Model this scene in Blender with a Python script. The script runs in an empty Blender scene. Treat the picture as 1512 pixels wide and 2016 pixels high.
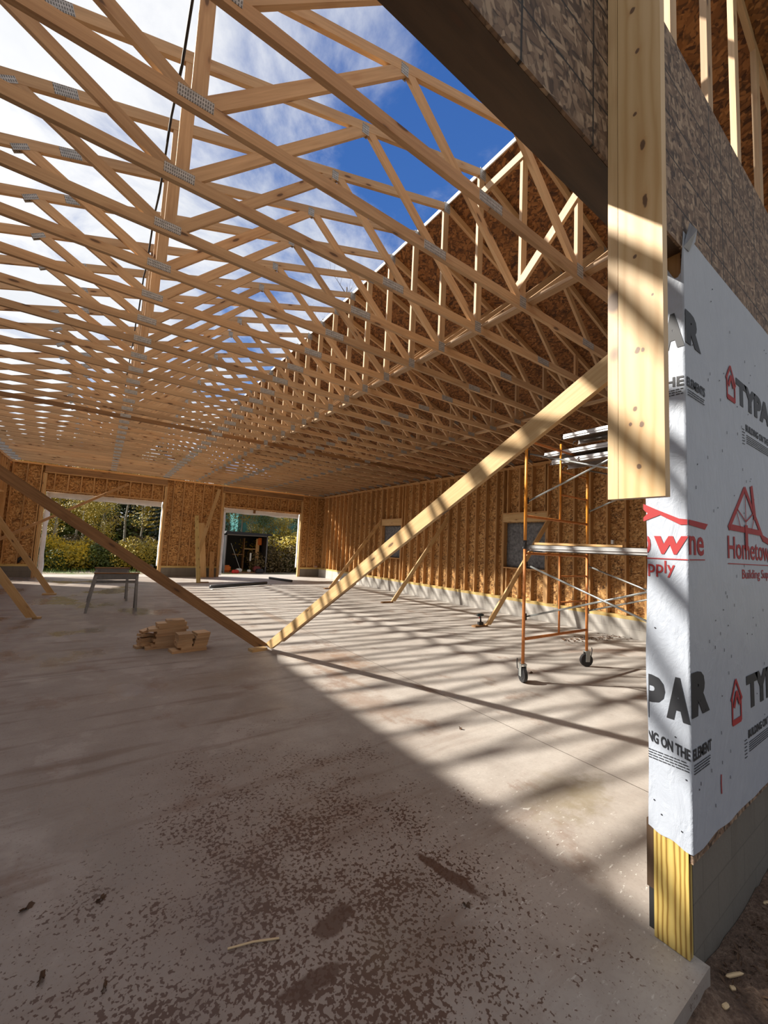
import bpy, bmesh, math, random
from mathutils import Vector, Matrix, noise
random.seed(7)
C = bpy.context.scene.collection
sc = bpy.context.scene

# ------------------------------------------------------------------ camera
YAW, PIT, ROL = 0.60914407, 0.08649562, 0.04841927
cam = bpy.data.cameras.new('camera'); camo = bpy.data.objects.new('camera', cam); C.objects.link(camo)
fw = Vector((math.sin(YAW)*math.cos(PIT), math.cos(YAW)*math.cos(PIT), math.sin(PIT)))
r0 = Vector((math.cos(YAW), -math.sin(YAW), 0)); u0 = r0.cross(fw)
rr = r0*math.cos(ROL)+u0*math.sin(ROL); uu = -r0*math.sin(ROL)+u0*math.cos(ROL)
M = Matrix((rr, uu, -fw)).transposed().to_4x4(); M.translation = Vector((0, 0, 1.731)); camo.matrix_world = M
cam.sensor_fit = 'HORIZONTAL'; cam.sensor_width = 36; cam.lens = 796.1/1512*36; cam.clip_start = .02; cam.clip_end = 500
sc.camera = camo

# ------------------------------------------------------------------ light
SUN_E = 9.6
SKY_S = 1.0
sc.view_settings.view_transform = 'Standard'; sc.view_settings.look = 'None'
sc.view_settings.gamma = 1; sc.view_settings.use_curve_mapping = False; sc.view_settings.exposure = 0.0
sun = bpy.data.lights.new('sun', 'SUN'); sun.energy = SUN_E; sun.angle = .02; sun.color = (1, .93, .82)
suno = bpy.data.objects.new('sun', sun); C.objects.link(suno)
SUNV = Vector((-1.22, .86, 1.0)).normalized()
suno.rotation_euler = SUNV.to_track_quat('Z', 'Y').to_euler(); suno.location = (-20, 20, 20)

class N:
    """tiny node helper"""
    def __init__(s, tree): s.t = tree; s.n = tree.nodes; s.l = tree.links
    def node(s, k, **kw):
        n = s.n.new(k)
        for a, v in kw.items():
            if a.startswith('i_'): 
                key = a[2:]; key = int(key) if key.isdigit() else key.replace('_', ' ')
                s.put(n.inputs[key], v)
            else: setattr(n, a, v)
        return n
    def put(s, sock, v):
        if isinstance(v, bpy.types.NodeSocket): s.l.new(v, sock)
        elif v is not None: sock.default_value = v
    def math(s, op, a, b=None, c=None, clamp=False):
        n = s.n.new('ShaderNodeMath'); n.operation = op; n.use_clamp = clamp
        for i, v in enumerate((a, b, c)):
            if v is not None: s.put(n.inputs[i], v)
        return n.outputs[0]
    def vmul(s, v, k):
        n = s.n.new('ShaderNodeVectorMath'); n.operation = 'MULTIPLY'; s.put(n.inputs[0], v); n.inputs[1].default_value = k; return n.outputs[0]
    def vadd(s, v, k):
        n = s.n.new('ShaderNodeVectorMath'); n.operation = 'ADD'; s.put(n.inputs[0], v); s.put(n.inputs[1], k); return n.outputs[0]
    def noise(s, v, sc=5, det=3, rough=.5, dist=0):
        n = s.n.new('ShaderNodeTexNoise'); s.put(n.inputs['Vector'], v); n.inputs['Scale'].default_value = sc
        n.inputs['Detail'].default_value = det; n.inputs['Roughness'].default_value = rough; n.inputs['Distortion'].default_value = dist
        return n.outputs['Fac']
    def vor(s, v, sc=5, feat='F1', out='Distance', rnd=1):
        n = s.n.new('ShaderNodeTexVoronoi'); n.feature = feat; s.put(n.inputs['Vector'], v); n.inputs['Scale'].default_value = sc
        n.inputs['Randomness'].default_value = rnd
        return n.outputs[out]
    def ramp(s, f, pts, interp='LINEAR'):
        n = s.n.new('ShaderNodeValToRGB'); n.color_ramp.interpolation = interp; s.put(n.inputs[0], f); e = n.color_ramp.elements
        while len(e) < len(pts): e.new(.5)
        for i, (p, c) in enumerate(pts):
            e[i].position = p; e[i].color = (c, c, c, 1) if isinstance(c, (int, float)) else (*c, 1)
        return n.outputs[0]
    def mix(s, f, a, b, mode='MIX'):
        n = s.n.new('ShaderNodeMix'); n.data_type = 'RGBA'; n.blend_type = mode; s.put(n.inputs[0], f)
        for sock, v in ((n.inputs[6], a), (n.inputs[7], b)):
            if isinstance(v, tuple): v = (*v, 1) if len(v) == 3 else v
            s.put(sock, v)
        return n.outputs[2]
    def sep(s, v):
        n = s.n.new('ShaderNodeSeparateXYZ'); s.put(n.inputs[0], v); return n.outputs
    def comb(s, x, y, z):
        n = s.n.new('ShaderNodeCombineXYZ'); s.put(n.inputs[0], x); s.put(n.inputs[1], y); s.put(n.inputs[2], z); return n.outputs[0]
    def sstep(s, x, a, b):
        n = s.n.new('ShaderNodeMapRange'); n.interpolation_type = 'SMOOTHSTEP'; s.put(n.inputs[0], x); n.inputs[1].default_value = a; n.inputs[2].default_value = b
        return n.outputs[0]
    def bump(s, h, strength=.3, dist=.01):
        n = s.n.new('ShaderNodeBump'); n.inputs['Strength'].default_value = strength; n.inputs['Distance'].default_value = dist; s.put(n.inputs['Height'], h); return n.outputs[0]

def mat(name):
    m = bpy.data.materials.new(name); m.use_nodes = True; t = m.node_tree; t.nodes.clear(); n = N(t)
    o = n.node('ShaderNodeOutputMaterial'); b = n.node('ShaderNodeBsdfPrincipled'); t.links.new(b.outputs[0], o.inputs[0])
    n.b = b; n.tc = n.node('ShaderNodeTexCoord'); n.oi = n.node('ShaderNodeObjectInfo')
    return m, n
def plain(name, col, rough=.6, metal=0, var=.12, scale=8, bump=0):
    m, n = mat(name); f = n.noise(n.tc.outputs['Object'], scale, 4)
    c = n.mix(f, tuple(x*(1-var) for x in col), tuple(min(1, x*(1+var)) for x in col))
    n.put(n.b.inputs['Base Color'], c); n.b.inputs['Roughness'].default_value = rough; n.b.inputs['Metallic'].default_value = metal
    if bump: n.put(n.b.inputs['Normal'], n.bump(f, bump))
    return m

# ---- world: blue sky with drifting cloud, clear to the right, cloudier towards the sun
w = bpy.data.worlds.new('sky'); sc.world = w; w.use_nodes = True; w.node_tree.nodes.clear(); n = N(w.node_tree)
o = n.node('ShaderNodeOutputWorld'); bg = n.node('ShaderNodeBackground'); w.node_tree.links.new(bg.outputs[0], o.inputs[0])
tc = n.node('ShaderNodeTexCoord'); x, y, z = n.sep(tc.outputs['Generated'])
zz = n.math('ADD', n.math('MAXIMUM', z, 0), .12)
pv = n.comb(n.math('DIVIDE', x, zz), n.math('DIVIDE', y, zz), 0.0)
f1 = n.noise(pv, 2.3, 9, .62, .35); f2 = n.noise(n.vadd(pv, (3.1, 7.7, 0)), .9, 3, .5)
wgt = n.math('MAXIMUM', n.sstep(n.math('ADD', n.math('MULTIPLY', x, -1.0), n.math('MULTIPLY', y, .35)), -.70, .62), n.sstep(y, .15, -.35))
cov = n.math('ADD', n.math('ADD', n.math('MULTIPLY', f1, .75), n.math('MULTIPLY', f2, .38)), n.math('MULTIPLY', wgt, .36))
cl = n.sstep(cov, .645, .90)
blue = n.ramp(n.math('MAXIMUM', z, 0), [(0, (.42, .58, .84)), (.22, (.16, .34, .72)), (.5, (.065, .19, .54)), (1, (.035, .11, .38))])
shade = n.ramp(n.noise(n.vadd(pv, (9.0, 2, 4)), 3.1, 5, .6), [(.3, (.70, .74, .80)), (.62, (1.0, 1.0, 1.0))])
lightc = n.mix(wgt, shade, n.mix(.5, shade, (1.08, 1.09, 1.12)))
skyc = n.mix(cl, blue, lightc)
skyc = n.mix(n.sstep(y, .10, -.45), skyc, n.mix(f1, (.31, .32, .35), (.48, .49, .52)))
skyc = n.mix(n.sstep(z, -.02, -.1), skyc, (.16, .13, .10))
n.put(bg.inputs[0], skyc); bg.inputs[1].default_value = SKY_S

# ------------------------------------------------------------------ materials
def wood(name, lo, hi, rough=.62, knots=True, kv_=(2.6, 9, 9), kt=.15, sat_var=.25, grain=1.0):
    m, n = mat(name); rnd = n.oi.outputs['Random']
    off = n.comb(n.math('MULTIPLY', rnd, 37.0), n.math('MULTIPLY', rnd, 91.0), n.math('MULTIPLY', rnd, 53.0))
    v = n.vadd(n.tc.outputs['Object'], off)
    g = n.noise(n.vmul(v, (1.1, 26*grain, 26*grain)), 1.6, 4, .55, .6)
    g2 = n.noise(n.vmul(v, (.8, 5, 5)), 1.5, 3)
    fine = n.noise(n.vmul(v, (6, 160, 160)), 1, 2)
    t = n.math('ADD', n.math('MULTIPLY', g, .62), n.math('MULTIPLY', g2, .38))
    c = n.ramp(t, [(.32, lo), (.68, hi)])
    c = n.mix(n.math('MULTIPLY', n.sstep(fine, .55, .8), .25), c, tuple(a*.6 for a in lo))
    if knots:
        kv = n.vmul(v, kv_); d = n.vor(kv, 1.0); kk = n.sstep(d, kt, kt*.6); halo = n.sstep(d, kt*2.2, kt*.8)
        c = n.mix(n.math('MULTIPLY', halo, .35), c, (lo[0]*.75, lo[1]*.55, lo[2]*.4))
        c = n.mix(n.math('MULTIPLY', kk, .85), c, (.085, .04, .018))
    tint = n.ramp(rnd, [(0, (1-sat_var, 1-sat_var*1.1, 1-sat_var*1.2)), (.5, (1, 1, 1)), (1, (1.06, .98, .9))])
    c = n.mix(1.0, c, tint, 'MULTIPLY')
    n.put(n.b.inputs['Base Color'], c); n.b.inputs['Roughness'].default_value = rough
    n.put(n.b.inputs['Normal'], n.bump(g, .15, .002))
    return m
M_LUM = wood('lumber', (.44, .285, .16), (.65, .46, .275))
M_STUD = wood('stud_lumber', (.44, .235, .085), (.61, .37, .16))
M_BRACE = wood('brace_lumber', (.50, .31, .125), (.70, .50, .26), sat_var=.12)
M_OLD = wood('darkened_lumber', (.17, .085, .03), (.35, .19, .08), sat_var=.1)
M_POST = wood('planed_lumber', (.50, .33, .15), (.66, .475, .26), rough=.5, sat_var=.04, grain=.7, kv_=(3.6, 7, 5), kt=.21)
m, n = mat('knotty_post_lumber'); v = n.tc.outputs['Object']; lx, ly, lz = n.sep(v)
bend = None; kk = None; halo = None
for (ky, kz, kr, kx) in ((.646, 3.856, 1.1, 1), (.629, 3.661, .9, 1), (.639, 3.405, .8, 1), (.613, 3.257, 1.0, 1.8), (.607, 3.03, 1.0, 2.4), (.642, 2.835, .8, 1), (.635, 2.474, 1.1, 1), (.618, 2.470, .7, 1), (.644, 2.262, .9, 1), (.622, 2.202, 1.0, 1), (.632, 2.053, .9, 1), (.66, 2.21, .7, 1), (.585, 2.66, .5, 1)):
    X = n.math('DIVIDE', n.math('SUBTRACT', lx, kz-3.422), .011*kr*kx); Z = n.math('DIVIDE', n.math('SUBTRACT', lz, ky-.62675), .0085*kr)
    r = n.math('SQRT', n.math('ADD', n.math('MULTIPLY', X, X), n.math('MULTIPLY', Z, Z))); r = n.math('ADD', r, n.math('MULTIPLY', n.math('SUBTRACT', n.noise(v, 60, 3), .5), 1.0))
    a = n.sstep(r, 1.15, .75); h = n.math('DIVIDE', 1.0, n.math('ADD', 1.0, n.math('MULTIPLY', r, r)))
    kk = a if kk is None else n.math('MAXIMUM', kk, a); halo = h if halo is None else n.math('ADD', halo, h)
wv = n.node('ShaderNodeTexWave', wave_type='BANDS', bands_direction='Z'); n.put(wv.inputs['Vector'], n.vadd(n.vmul(v, (.10, .3, 1)), n.comb(0.0, 0.0, n.math('MULTIPLY', halo, .02))))
wv.inputs['Scale'].default_value = 7; wv.inputs['Distortion'].default_value = 7.0; wv.inputs['Detail'].default_value = 4; wv.inputs['Detail Scale'].default_value = 1.6
c = n.ramp(wv.outputs['Color'], [(0, (.53, .335, .145)), (.3, (.58, .39, .185)), (1, (.63, .44, .225))])
c = n.mix(n.math('MULTIPLY', n.math('MINIMUM', halo, 1.0), .75), c, (.46, .23, .07)); c = n.mix(n.math('MULTIPLY', kk, .85), c, (.075, .032, .014))
n.put(n.b.inputs['Base Color'], c); n.b.inputs['Roughness'].default_value = .5; M_KNOTTY = m
M_DARKB = wood('weathered_beam_lumber', (.045, .027, .015), (.11, .065, .036), sat_var=.05, grain=.35)
M_PLATE_W = wood('sill_lumber', (.48, .33, .10), (.66, .50, .20))

# treated pine: strong cathedral grain
m, n = mat('treated_pine'); v = n.tc.outputs['Object']
wv = n.node('ShaderNodeTexWave', wave_type='RINGS', rings_direction='X'); n.put(wv.inputs['Vector'], n.vadd(n.vmul(v, (.22, 1.0, 1.0)), (-.08, .028, .0)))
wv.inputs['Scale'].default_value = 17; wv.inputs['Distortion'].default_value = 2.2; wv.inputs['Detail'].default_value = 2; wv.inputs['Detail Scale'].default_value = 1.4
c = n.ramp(wv.outputs['Color'], [(0, (.24, .13, .03)), (.3, (.46, .32, .085)), (1, (.57, .43, .14))])
n.put(n.b.inputs['Base Color'], c); n.b.inputs['Roughness'].default_value = .45; M_TREAT = m

def osb(name, cols, lines=False, stamps=False, rough=.7, scl=1.0, axis=None):
    m, n = mat(name); g = n.tc.outputs['Object']
    wob = n.noise(g, 3, 2)
    def layer(rot, s, off):
        mp = n.node('ShaderNodeMapping'); n.put(mp.inputs['Vector'], g); mp.inputs['Rotation'].default_value = rot; mp.inputs['Location'].default_value = off
        v = n.vmul(mp.outputs[0], s); v = n.vadd(v, n.comb(n.math('MULTIPLY', wob, .8), n.math('MULTIPLY', wob, -.7), n.math('MULTIPLY', wob, .6)))
        vn = n.n.new('ShaderNodeTexVoronoi'); n.put(vn.inputs['Vector'], v); vn.inputs['Scale'].default_value = 1
        return n.sep(vn.outputs['Color'])[0], vn.outputs['Distance']
    a, da = layer((.22, .18, .4), (11*scl, 13*scl, 52*scl), (0, 0, 0))
    b, db = layer((-.5, .4, .2), (45*scl, 30*scl, 16*scl), (3, 1, 2))
    cc, dc = layer((.35, -.4, .9), (14*scl, 46*scl, 34*scl), (5, 4, 1))
    pick = n.noise(g, 13*scl, 2)
    t = n.mix(n.sstep(pick, .44, .47), n.comb(a, a, a), n.comb(b, b, b)); t = n.mix(n.sstep(pick, .56, .59), t, n.comb(cc, cc, cc))
    d = n.mix(n.sstep(pick, .44, .47), n.comb(da, da, da), n.comb(db, db, db)); d = n.mix(n.sstep(pick, .56, .59), d, n.comb(dc, dc, dc))
    tv = n.sep(t)[0]
    c = n.ramp(tv, [(0, cols[0]), (.25, cols[1]), (.6, cols[2]), (1, cols[3])])
    c = n.mix(n.math('MULTIPLY', n.sstep(n.sep(d)[0], .55, .85), .7), c, tuple(k*.35 for k in cols[0]))
    big = n.noise(g, 1.2, 2); c = n.mix(n.math('MULTIPLY', n.sstep(big, .35, .75), .25), c, cols[1])
    if lines:
        px, py, pz = n.sep(g); msk = None
        def ln(co, val, wd=.0055):
            return n.math('LESS_THAN', n.math('ABSOLUTE', n.math('SUBTRACT', co, val)), wd)
        for val in (-.75, -.3, .15, .55, .963, 1.403, 1.83, 2.683, 2.882, 3.094, 3.55, 3.98, 4.4, 4.9, 5.4):
            k = ln(px, val); msk = k if msk is None else n.math('MAXIMUM', msk, k)
        for val in (3.495, 3.717, 3.935, 4.152): msk = n.math('MAXIMUM', msk, ln(pz, val, .0045))
        c = n.mix(n.math('MULTIPLY', msk, .95), c, (.012, .01, .009))
    if stamps:       # rows of smudged, unreadable mill stamping
        px, py, pz = n.sep(g); u = n.math('ADD', px, py); row = None
        for zc in (1.46, 2.73):
            k = n.sstep(n.math('ABSOLUTE', n.math('SUBTRACT', pz, zc)), .075, .06); row = k if row is None else n.math('MAXIMUM', row, k)
        cell = n.noise(n.comb(n.math('MULTIPLY', u, 34), n.math('MULTIPLY', pz, 26), 0.0), 1.0, 2, .6); gate = n.sstep(n.noise(n.comb(n.math('MULTIPLY', u, 2.6), 0.0, 0.0), 1.0, 1), .46, .52)
        c = n.mix(n.math('MULTIPLY', n.math('MULTIPLY', n.math('MULTIPLY', row, n.sstep(cell, .50, .56)), gate), .75), c, (.05, .03, .02))
    n.put(n.b.inputs['Base Color'], c); n.b.inputs['Roughness'].default_value = rough
    n.put(n.b.inputs['Normal'], n.bump(tv, .4, .002)); return m
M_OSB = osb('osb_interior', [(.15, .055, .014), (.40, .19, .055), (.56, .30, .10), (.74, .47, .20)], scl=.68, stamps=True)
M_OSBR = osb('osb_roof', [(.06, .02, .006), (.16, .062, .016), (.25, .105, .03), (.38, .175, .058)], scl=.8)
M_OSBX = osb('osb_weathered', [(.060, .033, .020), (.145, .088, .055), (.23, .15, .098), (.40, .29, .20)], lines=True, scl=.95)

# concrete slab
m, n = mat('concrete_slab'); g = n.tc.outputs['Object']; px, py, pz = n.sep(g)
b1 = n.noise(g, .55, 5, .6); b2 = n.noise(g, 3.0, 6, .6); b3 = n.noise(g, 40, 3)
c = n.ramp(n.math('ADD', n.math('MULTIPLY', b1, .6), n.math('MULTIPLY', b2, .4)), [(.3, (.33, .295, .265)), (.5, (.47, .435, .40)), (.7, (.62, .585, .54))])
c = n.mix(n.math('MULTIPLY', n.sstep(b3, .45, .7), .14), c, (.22, .19, .17))
shade_dirt = n.sstep(n.math('ADD', px, n.math('MULTIPLY', n.math('SUBTRACT', n.noise(g, .7, 4, .6), .5), 5.0)), 4.2, .4)
c = n.mix(n.math('MULTIPLY', shade_dirt, .62), c, (.20, .148, .115))  # left side painted darker: floor shade put into the colour, along with dirt
pale = n.sstep(n.noise(n.vadd(g, (4.4, 1.2, 0)), 1.3, 5, .62), .56, .63); c = n.mix(n.math('MULTIPLY', pale, .38), c, (.46, .41, .37))
drag = n.sstep(n.noise(n.vadd(n.vmul(g, (.35, 2.4, 1)), (1.4, 8.2, 0)), 1.8, 5, .6), .52, .68); c = n.mix(n.math('MULTIPLY', n.math('MULTIPLY', drag, n.math('ADD', .2, shade_dirt)), .55), c, (.17, .115, .085))
rust = n.sstep(n.noise(n.vadd(n.vmul(g, (1, .7, 1)), (9.4, 5.2, 0)), 1.7, 6, .68), .56, .68); c = n.mix(n.math('MULTIPLY', rust, .55), c, (.20, .115, .075))
speck = n.sstep(n.noise(g, 70, 3, .6), .60, .68); c = n.mix(n.math('MULTIPLY', n.math('MULTIPLY', speck, n.math('ADD', .25, shade_dirt)), .45), c, (.13, .075, .05))
# pale scuffed streaks near the jamb
sv = n.vmul(g, (9.0, 24.0, 1)); sm = n.sstep(n.noise(sv, 1.6, 4, .7, .25), .60, .68)
rx = n.math('SUBTRACT', px, 2.35); ry = n.math('SUBTRACT', py, 1.45)
near = n.sstep(n.math('SQRT', n.math('ADD', n.math('MULTIPLY', rx, rx), n.math('MULTIPLY', n.math('MULTIPLY', ry, ry), .6))), 1.1, .2)
c = n.mix(n.math('MULTIPLY', n.math('MULTIPLY', sm, near), .9), c, (.72, .70, .66))
# dried mud: worm-like blotches strewn over the near left of the slab
d0 = n.math('SUBTRACT', px, n.math('ADD', .95, n.math('MULTIPLY', n.math('SUBTRACT', py, 1.6), .12))); d1 = n.math('SUBTRACT', py, 1.75)
rad = n.math('SQRT', n.math('ADD', n.math('MULTIPLY', n.math('MULTIPLY', d0, d0), .75), n.math('MULTIPLY', n.math('MULTIPLY', d1, d1), .30)))
rad = n.math('ADD', rad, n.math('MULTIPLY', n.math('SUBTRACT', n.noise(g, 2.2, 3), .5), 1.3))
zone = n.sstep(rad, 1.35, .25)
mv = n.math('ADD', n.math('MULTIPLY', n.noise(n.vadd(g, (2.2, 1.1, 0)), 46, 1.2, .5, .35), .7), n.math('MULTIPLY', n.noise(n.vadd(g, (5.2, 3.1, 0)), 95, 1, .5), .3))
thr = n.math('SUBTRACT', n.math('SUBTRACT', .665, n.math('MULTIPLY', zone, .155)), n.math('MULTIPLY', n.math('SUBTRACT', n.noise(g, 3.2, 4, .65), .5), .46))
mud = n.sstep(n.math('SUBTRACT', mv, thr), 0, .025)
mud = n.math('MULTIPLY', mud, n.sstep(zone, .04, .15))
c = n.mix(n.math('MULTIPLY', zone, .35), c, (.27, .195, .155))
c = n.mix(n.math('MULTIPLY', mud, .88), c, (.085, .040, .024))
# soil smears
def blob(cx, cy, ax, ay, rot, soft=.35):
    ca, sa = math.cos(rot), math.sin(rot); X = n.math('SUBTRACT', px, cx); Y = n.math('SUBTRACT', py, cy)
    U = n.math('DIVIDE', n.math('ADD', n.math('MULTIPLY', X, ca), n.math('MULTIPLY', Y, sa)), ax)
    V = n.math('DIVIDE', n.math('SUBTRACT', n.math('MULTIPLY', Y, ca), n.math('MULTIPLY', X, sa)), ay)
    r = n.math('SQRT', n.math('ADD', n.math('MULTIPLY', U, U), n.math('MULTIPLY', V, V)))
    r = n.math('ADD', r, n.math('MULTIPLY', n.math('SUBTRACT', n.noise(g, 9, 4, .65), .5), 1.6)); return n.sstep(r, 1.0, 1.0-soft)
for (a, st, col) in ((blob(3.0, 5.7, 1.3, .5, -1.2, .95), .5, (.25, .15, .09)), (blob(2.6, 3.9, .9, .35, -1.3, .9), .5, (.24, .15, .10)), (blob(2.9, 1.75, .55, .3, .2, .9), .45, (.24, .20, .12)), (blob(1.69, 1.67, .27, .045, 1.85), .9, (.085, .042, .026)), (blob(1.05, 1.74, .13, .07, .3), .85, (.085, .042, .026)), (blob(.85, 1.55, .16, .05, 0), .85, (.085, .042, .026)),
                     (blob(3.3, 5.6, .95, .35, 1.5, .9), .45, (.26, .15, .085)), (blob(2.75, 5.0, 1.2, .10, -1.4, .8), .5, (.24, .14, .08)), (blob(3.45, 9.0, 2.4, .20, 1.6, .9), .45, (.27, .17, .10)),
                     (blob(8.0, 3.9, 1.6, .22, -.35, .8), .5, (.24, .13, .08)), (blob(3.1, 1.65, .5, .18, .3, .8), .45, (.22, .18, .10)), (blob(1.2, 5.4, 1.6, .4, .1, .9), .35, (.22, .15, .10)),
                     (blob(3.5, 3.9, .35, .1, 1.7, .8), .6, (.2, .11, .06)), (blob(2.4, 1.25, .35, .10, .9, .8), .4, (.15, .12, .10))):
    c = n.mix(n.math('MULTIPLY', a, st), c, col)
# damp, darker patches to the rear left
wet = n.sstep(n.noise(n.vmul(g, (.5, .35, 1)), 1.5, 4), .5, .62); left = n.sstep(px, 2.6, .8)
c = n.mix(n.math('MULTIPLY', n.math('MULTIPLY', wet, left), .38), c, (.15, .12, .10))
# saw-cut joints
j1 = n.math('LESS_THAN', n.math('ABSOLUTE', n.math('SUBTRACT', px, 3.53)), .0045); j2 = n.math('LESS_THAN', n.math('ABSOLUTE', n.math('SUBTRACT', py, 6.33)), .006); j3 = n.math('LESS_THAN', n.math('ABSOLUTE', n.math('SUBTRACT', py, 12.9)), .006)
c = n.mix(n.math('MULTIPLY', n.math('MAXIMUM', j1, n.math('MAXIMUM', j2, j3)), .8), c, (.05, .035, .025))
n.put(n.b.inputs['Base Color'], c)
n.put(n.b.inputs['Roughness'], n.math('SUBTRACT', n.math('SUBTRACT', .62, n.math('MULTIPLY', left, n.math('ADD', .10, n.math('MULTIPLY', wet, .30)))), n.math('MULTIPLY', n.sstep(b2, .4, .7), .1)))
n.put(n.b.inputs['Normal'], n.bump(n.math('ADD', n.math('MULTIPLY', b2, .5), n.math('MULTIPLY', b3, .2)), .25, .004)); M_SLAB = m

def block_mat(name, base, axis):
    m, n = mat(name); g = n.tc.outputs['Object']; px, py, pz = n.sep(g)
    br = n.node('ShaderNodeTexBrick'); u = px if axis == 'x' else py
    n.put(br.inputs['Vector'], n.comb(u, pz, 0.0)); br.inputs['Scale'].default_value = 1
    br.inputs['Brick Width'].default_value = .406; br.inputs['Row Height'].default_value = .2032; br.inputs['Mortar Size'].default_value = .0045
    br.inputs['Color1'].default_value = (*base, 1); br.inputs['Color2'].default_value = (*[k*.86 for k in base], 1); br.inputs['Mortar'].default_value = (*[k*.7 for k in base], 1)
    no = n.noise(g, 60, 3); st = n.noise(n.vmul(g, (3, 3, .8)), 1.4, 4)
    c = n.mix(n.math('MULTIPLY', no, .35), br.outputs['Color'], tuple(k*.6 for k in base)); c = n.mix(n.math('MULTIPLY', n.sstep(st, .5, .7), .35), c, (base[0]*.55, base[1]*.5, base[2]*.45))
    n.put(n.b.inputs['Base Color'], c); n.b.inputs['Roughness'].default_value = .85; n.put(n.b.inputs['Normal'], n.bump(n.math('SUBTRACT', no, n.math('MULTIPLY', br.outputs['Fac'], 1.5)), .4, .004)); return m
M_BLKY = block_mat('concrete_block_side', (.50, .475, .44), 'y'); M_BLKX = block_mat('concrete_block_end', (.20, .182, .155), 'x')

# truss plates: galvanised, with rows of punched slots
m, n = mat('punched_galvanised_plate'); g = n.tc.outputs['Object']; px, py, pz = n.sep(g)
sx = n.math('GREATER_THAN', n.math('FRACT', n.math('MULTIPLY', px, 72)), .55); sz = n.math('GREATER_THAN', n.math('FRACT', n.math('MULTIPLY', pz, 40)), .35)
sl = n.math('MULTIPLY', sx, sz); no = n.noise(g, 30, 3)
c = n.mix(sl, n.ramp(no, [(.3, (.36, .37, .38)), (.7, (.58, .59, .60))]), (.12, .12, .12))
n.put(n.b.inputs['Base Color'], c); n.b.inputs['Metallic'].default_value = .35; n.b.inputs['Roughness'].default_value = .5; M_PLATE = m

m, n = mat('house_wrap_membrane'); g = n.tc.outputs['Object']; f = n.noise(g, 9, 4); ff = n.noise(g, 220, 2)
n.put(n.b.inputs['Base Color'], n.mix(f, (.36, .40, .475), (.43, .47, .54))); n.b.inputs['Roughness'].default_value = .5
n.put(n.b.inputs['Normal'], n.bump(n.math('ADD', n.math('MULTIPLY', n.noise(n.vmul(g, (2.5, 2.5, 1.3)), 6, 4, .6, .8), .9), n.math('MULTIPLY', ff, .05)), .55, .012)); M_WRAP = m
m, n = mat('grey_wrap_over_window'); g = n.tc.outputs['Object']; f = n.noise(g, 12, 5, .7)
n.put(n.b.inputs['Base Color'], n.ramp(f, [(.35, (.07, .075, .085)), (.65, (.20, .21, .23))])); n.b.inputs['Roughness'].default_value = .6; M_WINWRAP = m
M_FLAP = plain('wrap_flap', (.74, .75, .78), .5, var=.2, scale=5, bump=.4)
M_INK = plain('black_ink', (.022, .024, .03), .6); M_RED = plain('red_ink', (.36, .025, .028), .7)
M_NAIL = plain('staple_mark', (.02, .02, .025), .6)
M_ORANGE = plain('orange_scaffold_paint', (.72, .29, .035), .42, var=.3, scale=14)
M_ORANGE2 = plain('worn_scaffold_paint', (.56, .20, .05), .5, var=.35, scale=20)
M_GALV = plain('galvanised_steel', (.42, .45, .45), .35, .7, var=.25, scale=10)
M_ALU = plain('aluminium', (.62, .63, .64), .35, .75, var=.3, scale=6)
M_BLACK = plain('black_rubber', (.018, .018, .02), .6); M_BLKMET = plain('black_metal', (.04, .04, .045), .45, .4)
M_SAWH = plain('weathered_steel', (.20, .21, .22), .5, .5, var=.35, scale=12)
M_PIPE = plain('dark_pipe', (.05, .055, .062), .45); M_WHITE = plain('white_paint', (.8, .8, .78), .5)
M_RIDGE = plain('white_underlay', (.82, .83, .86), .5)
M_LEAFD = plain('dry_leaf', (.10, .055, .03), .8, var=.5, scale=3); M_CHIP = plain('fresh_wood_chip', (.62, .46, .27), .7)
M_TEAL = plain('teal_siding', (.07, .27, .27), .6); M_REDP = plain('red_plastic', (.5, .02, .02), .35); M_ORP = plain('orange_plastic', (.65, .16, .02), .4)
M_SHED = plain('shed_black_paint', (.012, .012, .014), .6); M_DRILL = plain('drill_casing', (.02, .035, .04), .4)
M_BARK = plain('aspen_bark', (.34, .32, .27), .8, var=.5, scale=6); M_BARKD = plain('dark_bark', (.10, .075, .055), .9, var=.4)
def leafmat(name, a, b):
    m, n = mat(name); f = n.noise(n.tc.outputs['Object'], 3.0, 4, .7)
    n.put(n.b.inputs['Base Color'], n.ramp(f, [(.35, a), (.65, b)])); n.b.inputs['Roughness'].default_value = .6
    n.b.inputs['Transmission Weight'].default_value = 0; return m
M_YEL = leafmat('yellow_leaves', (.20, .19, .03), (.62, .44, .03)); M_GRN = leafmat('green_leaves', (.035, .06, .012), (.16, .20, .035))
M_SPR = leafmat('spruce_needles', (.010, .022, .012), (.035, .055, .025)); M_BRN = leafmat('brown_brush', (.07, .05, .025), (.22, .17, .07))
M_GRASS = leafmat('grass_blades', (.06, .12, .02), (.18, .28, .05))
m, n = mat('bare_soil'); g = n.tc.outputs['Object']; f = n.noise(g, 5, 6, .7); f2 = n.noise(g, 45, 4, .7)
n.put(n.b.inputs['Base Color'], n.ramp(n.math('ADD', n.math('MULTIPLY', f, .5), n.math('MULTIPLY', f2, .5)), [(.35, (.055, .033, .022)), (.52, (.16, .10, .068)), (.66, (.30, .21, .15))]))
n.b.inputs['Roughness'].default_value = .95; n.put(n.b.inputs['Normal'], n.bump(f2, .8, .03)); M_SOIL = m
m, n = mat('yard_ground'); g = n.tc.outputs['Object']; f = n.noise(g, .6, 6, .6)
n.put(n.b.inputs['Base Color'], n.ramp(f, [(.40, (.30, .25, .20)), (.52, (.20, .17, .11)), (.62, (.09, .13, .035))])); n.b.inputs['Roughness'].default_value = .95; M_YARD = m

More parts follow.
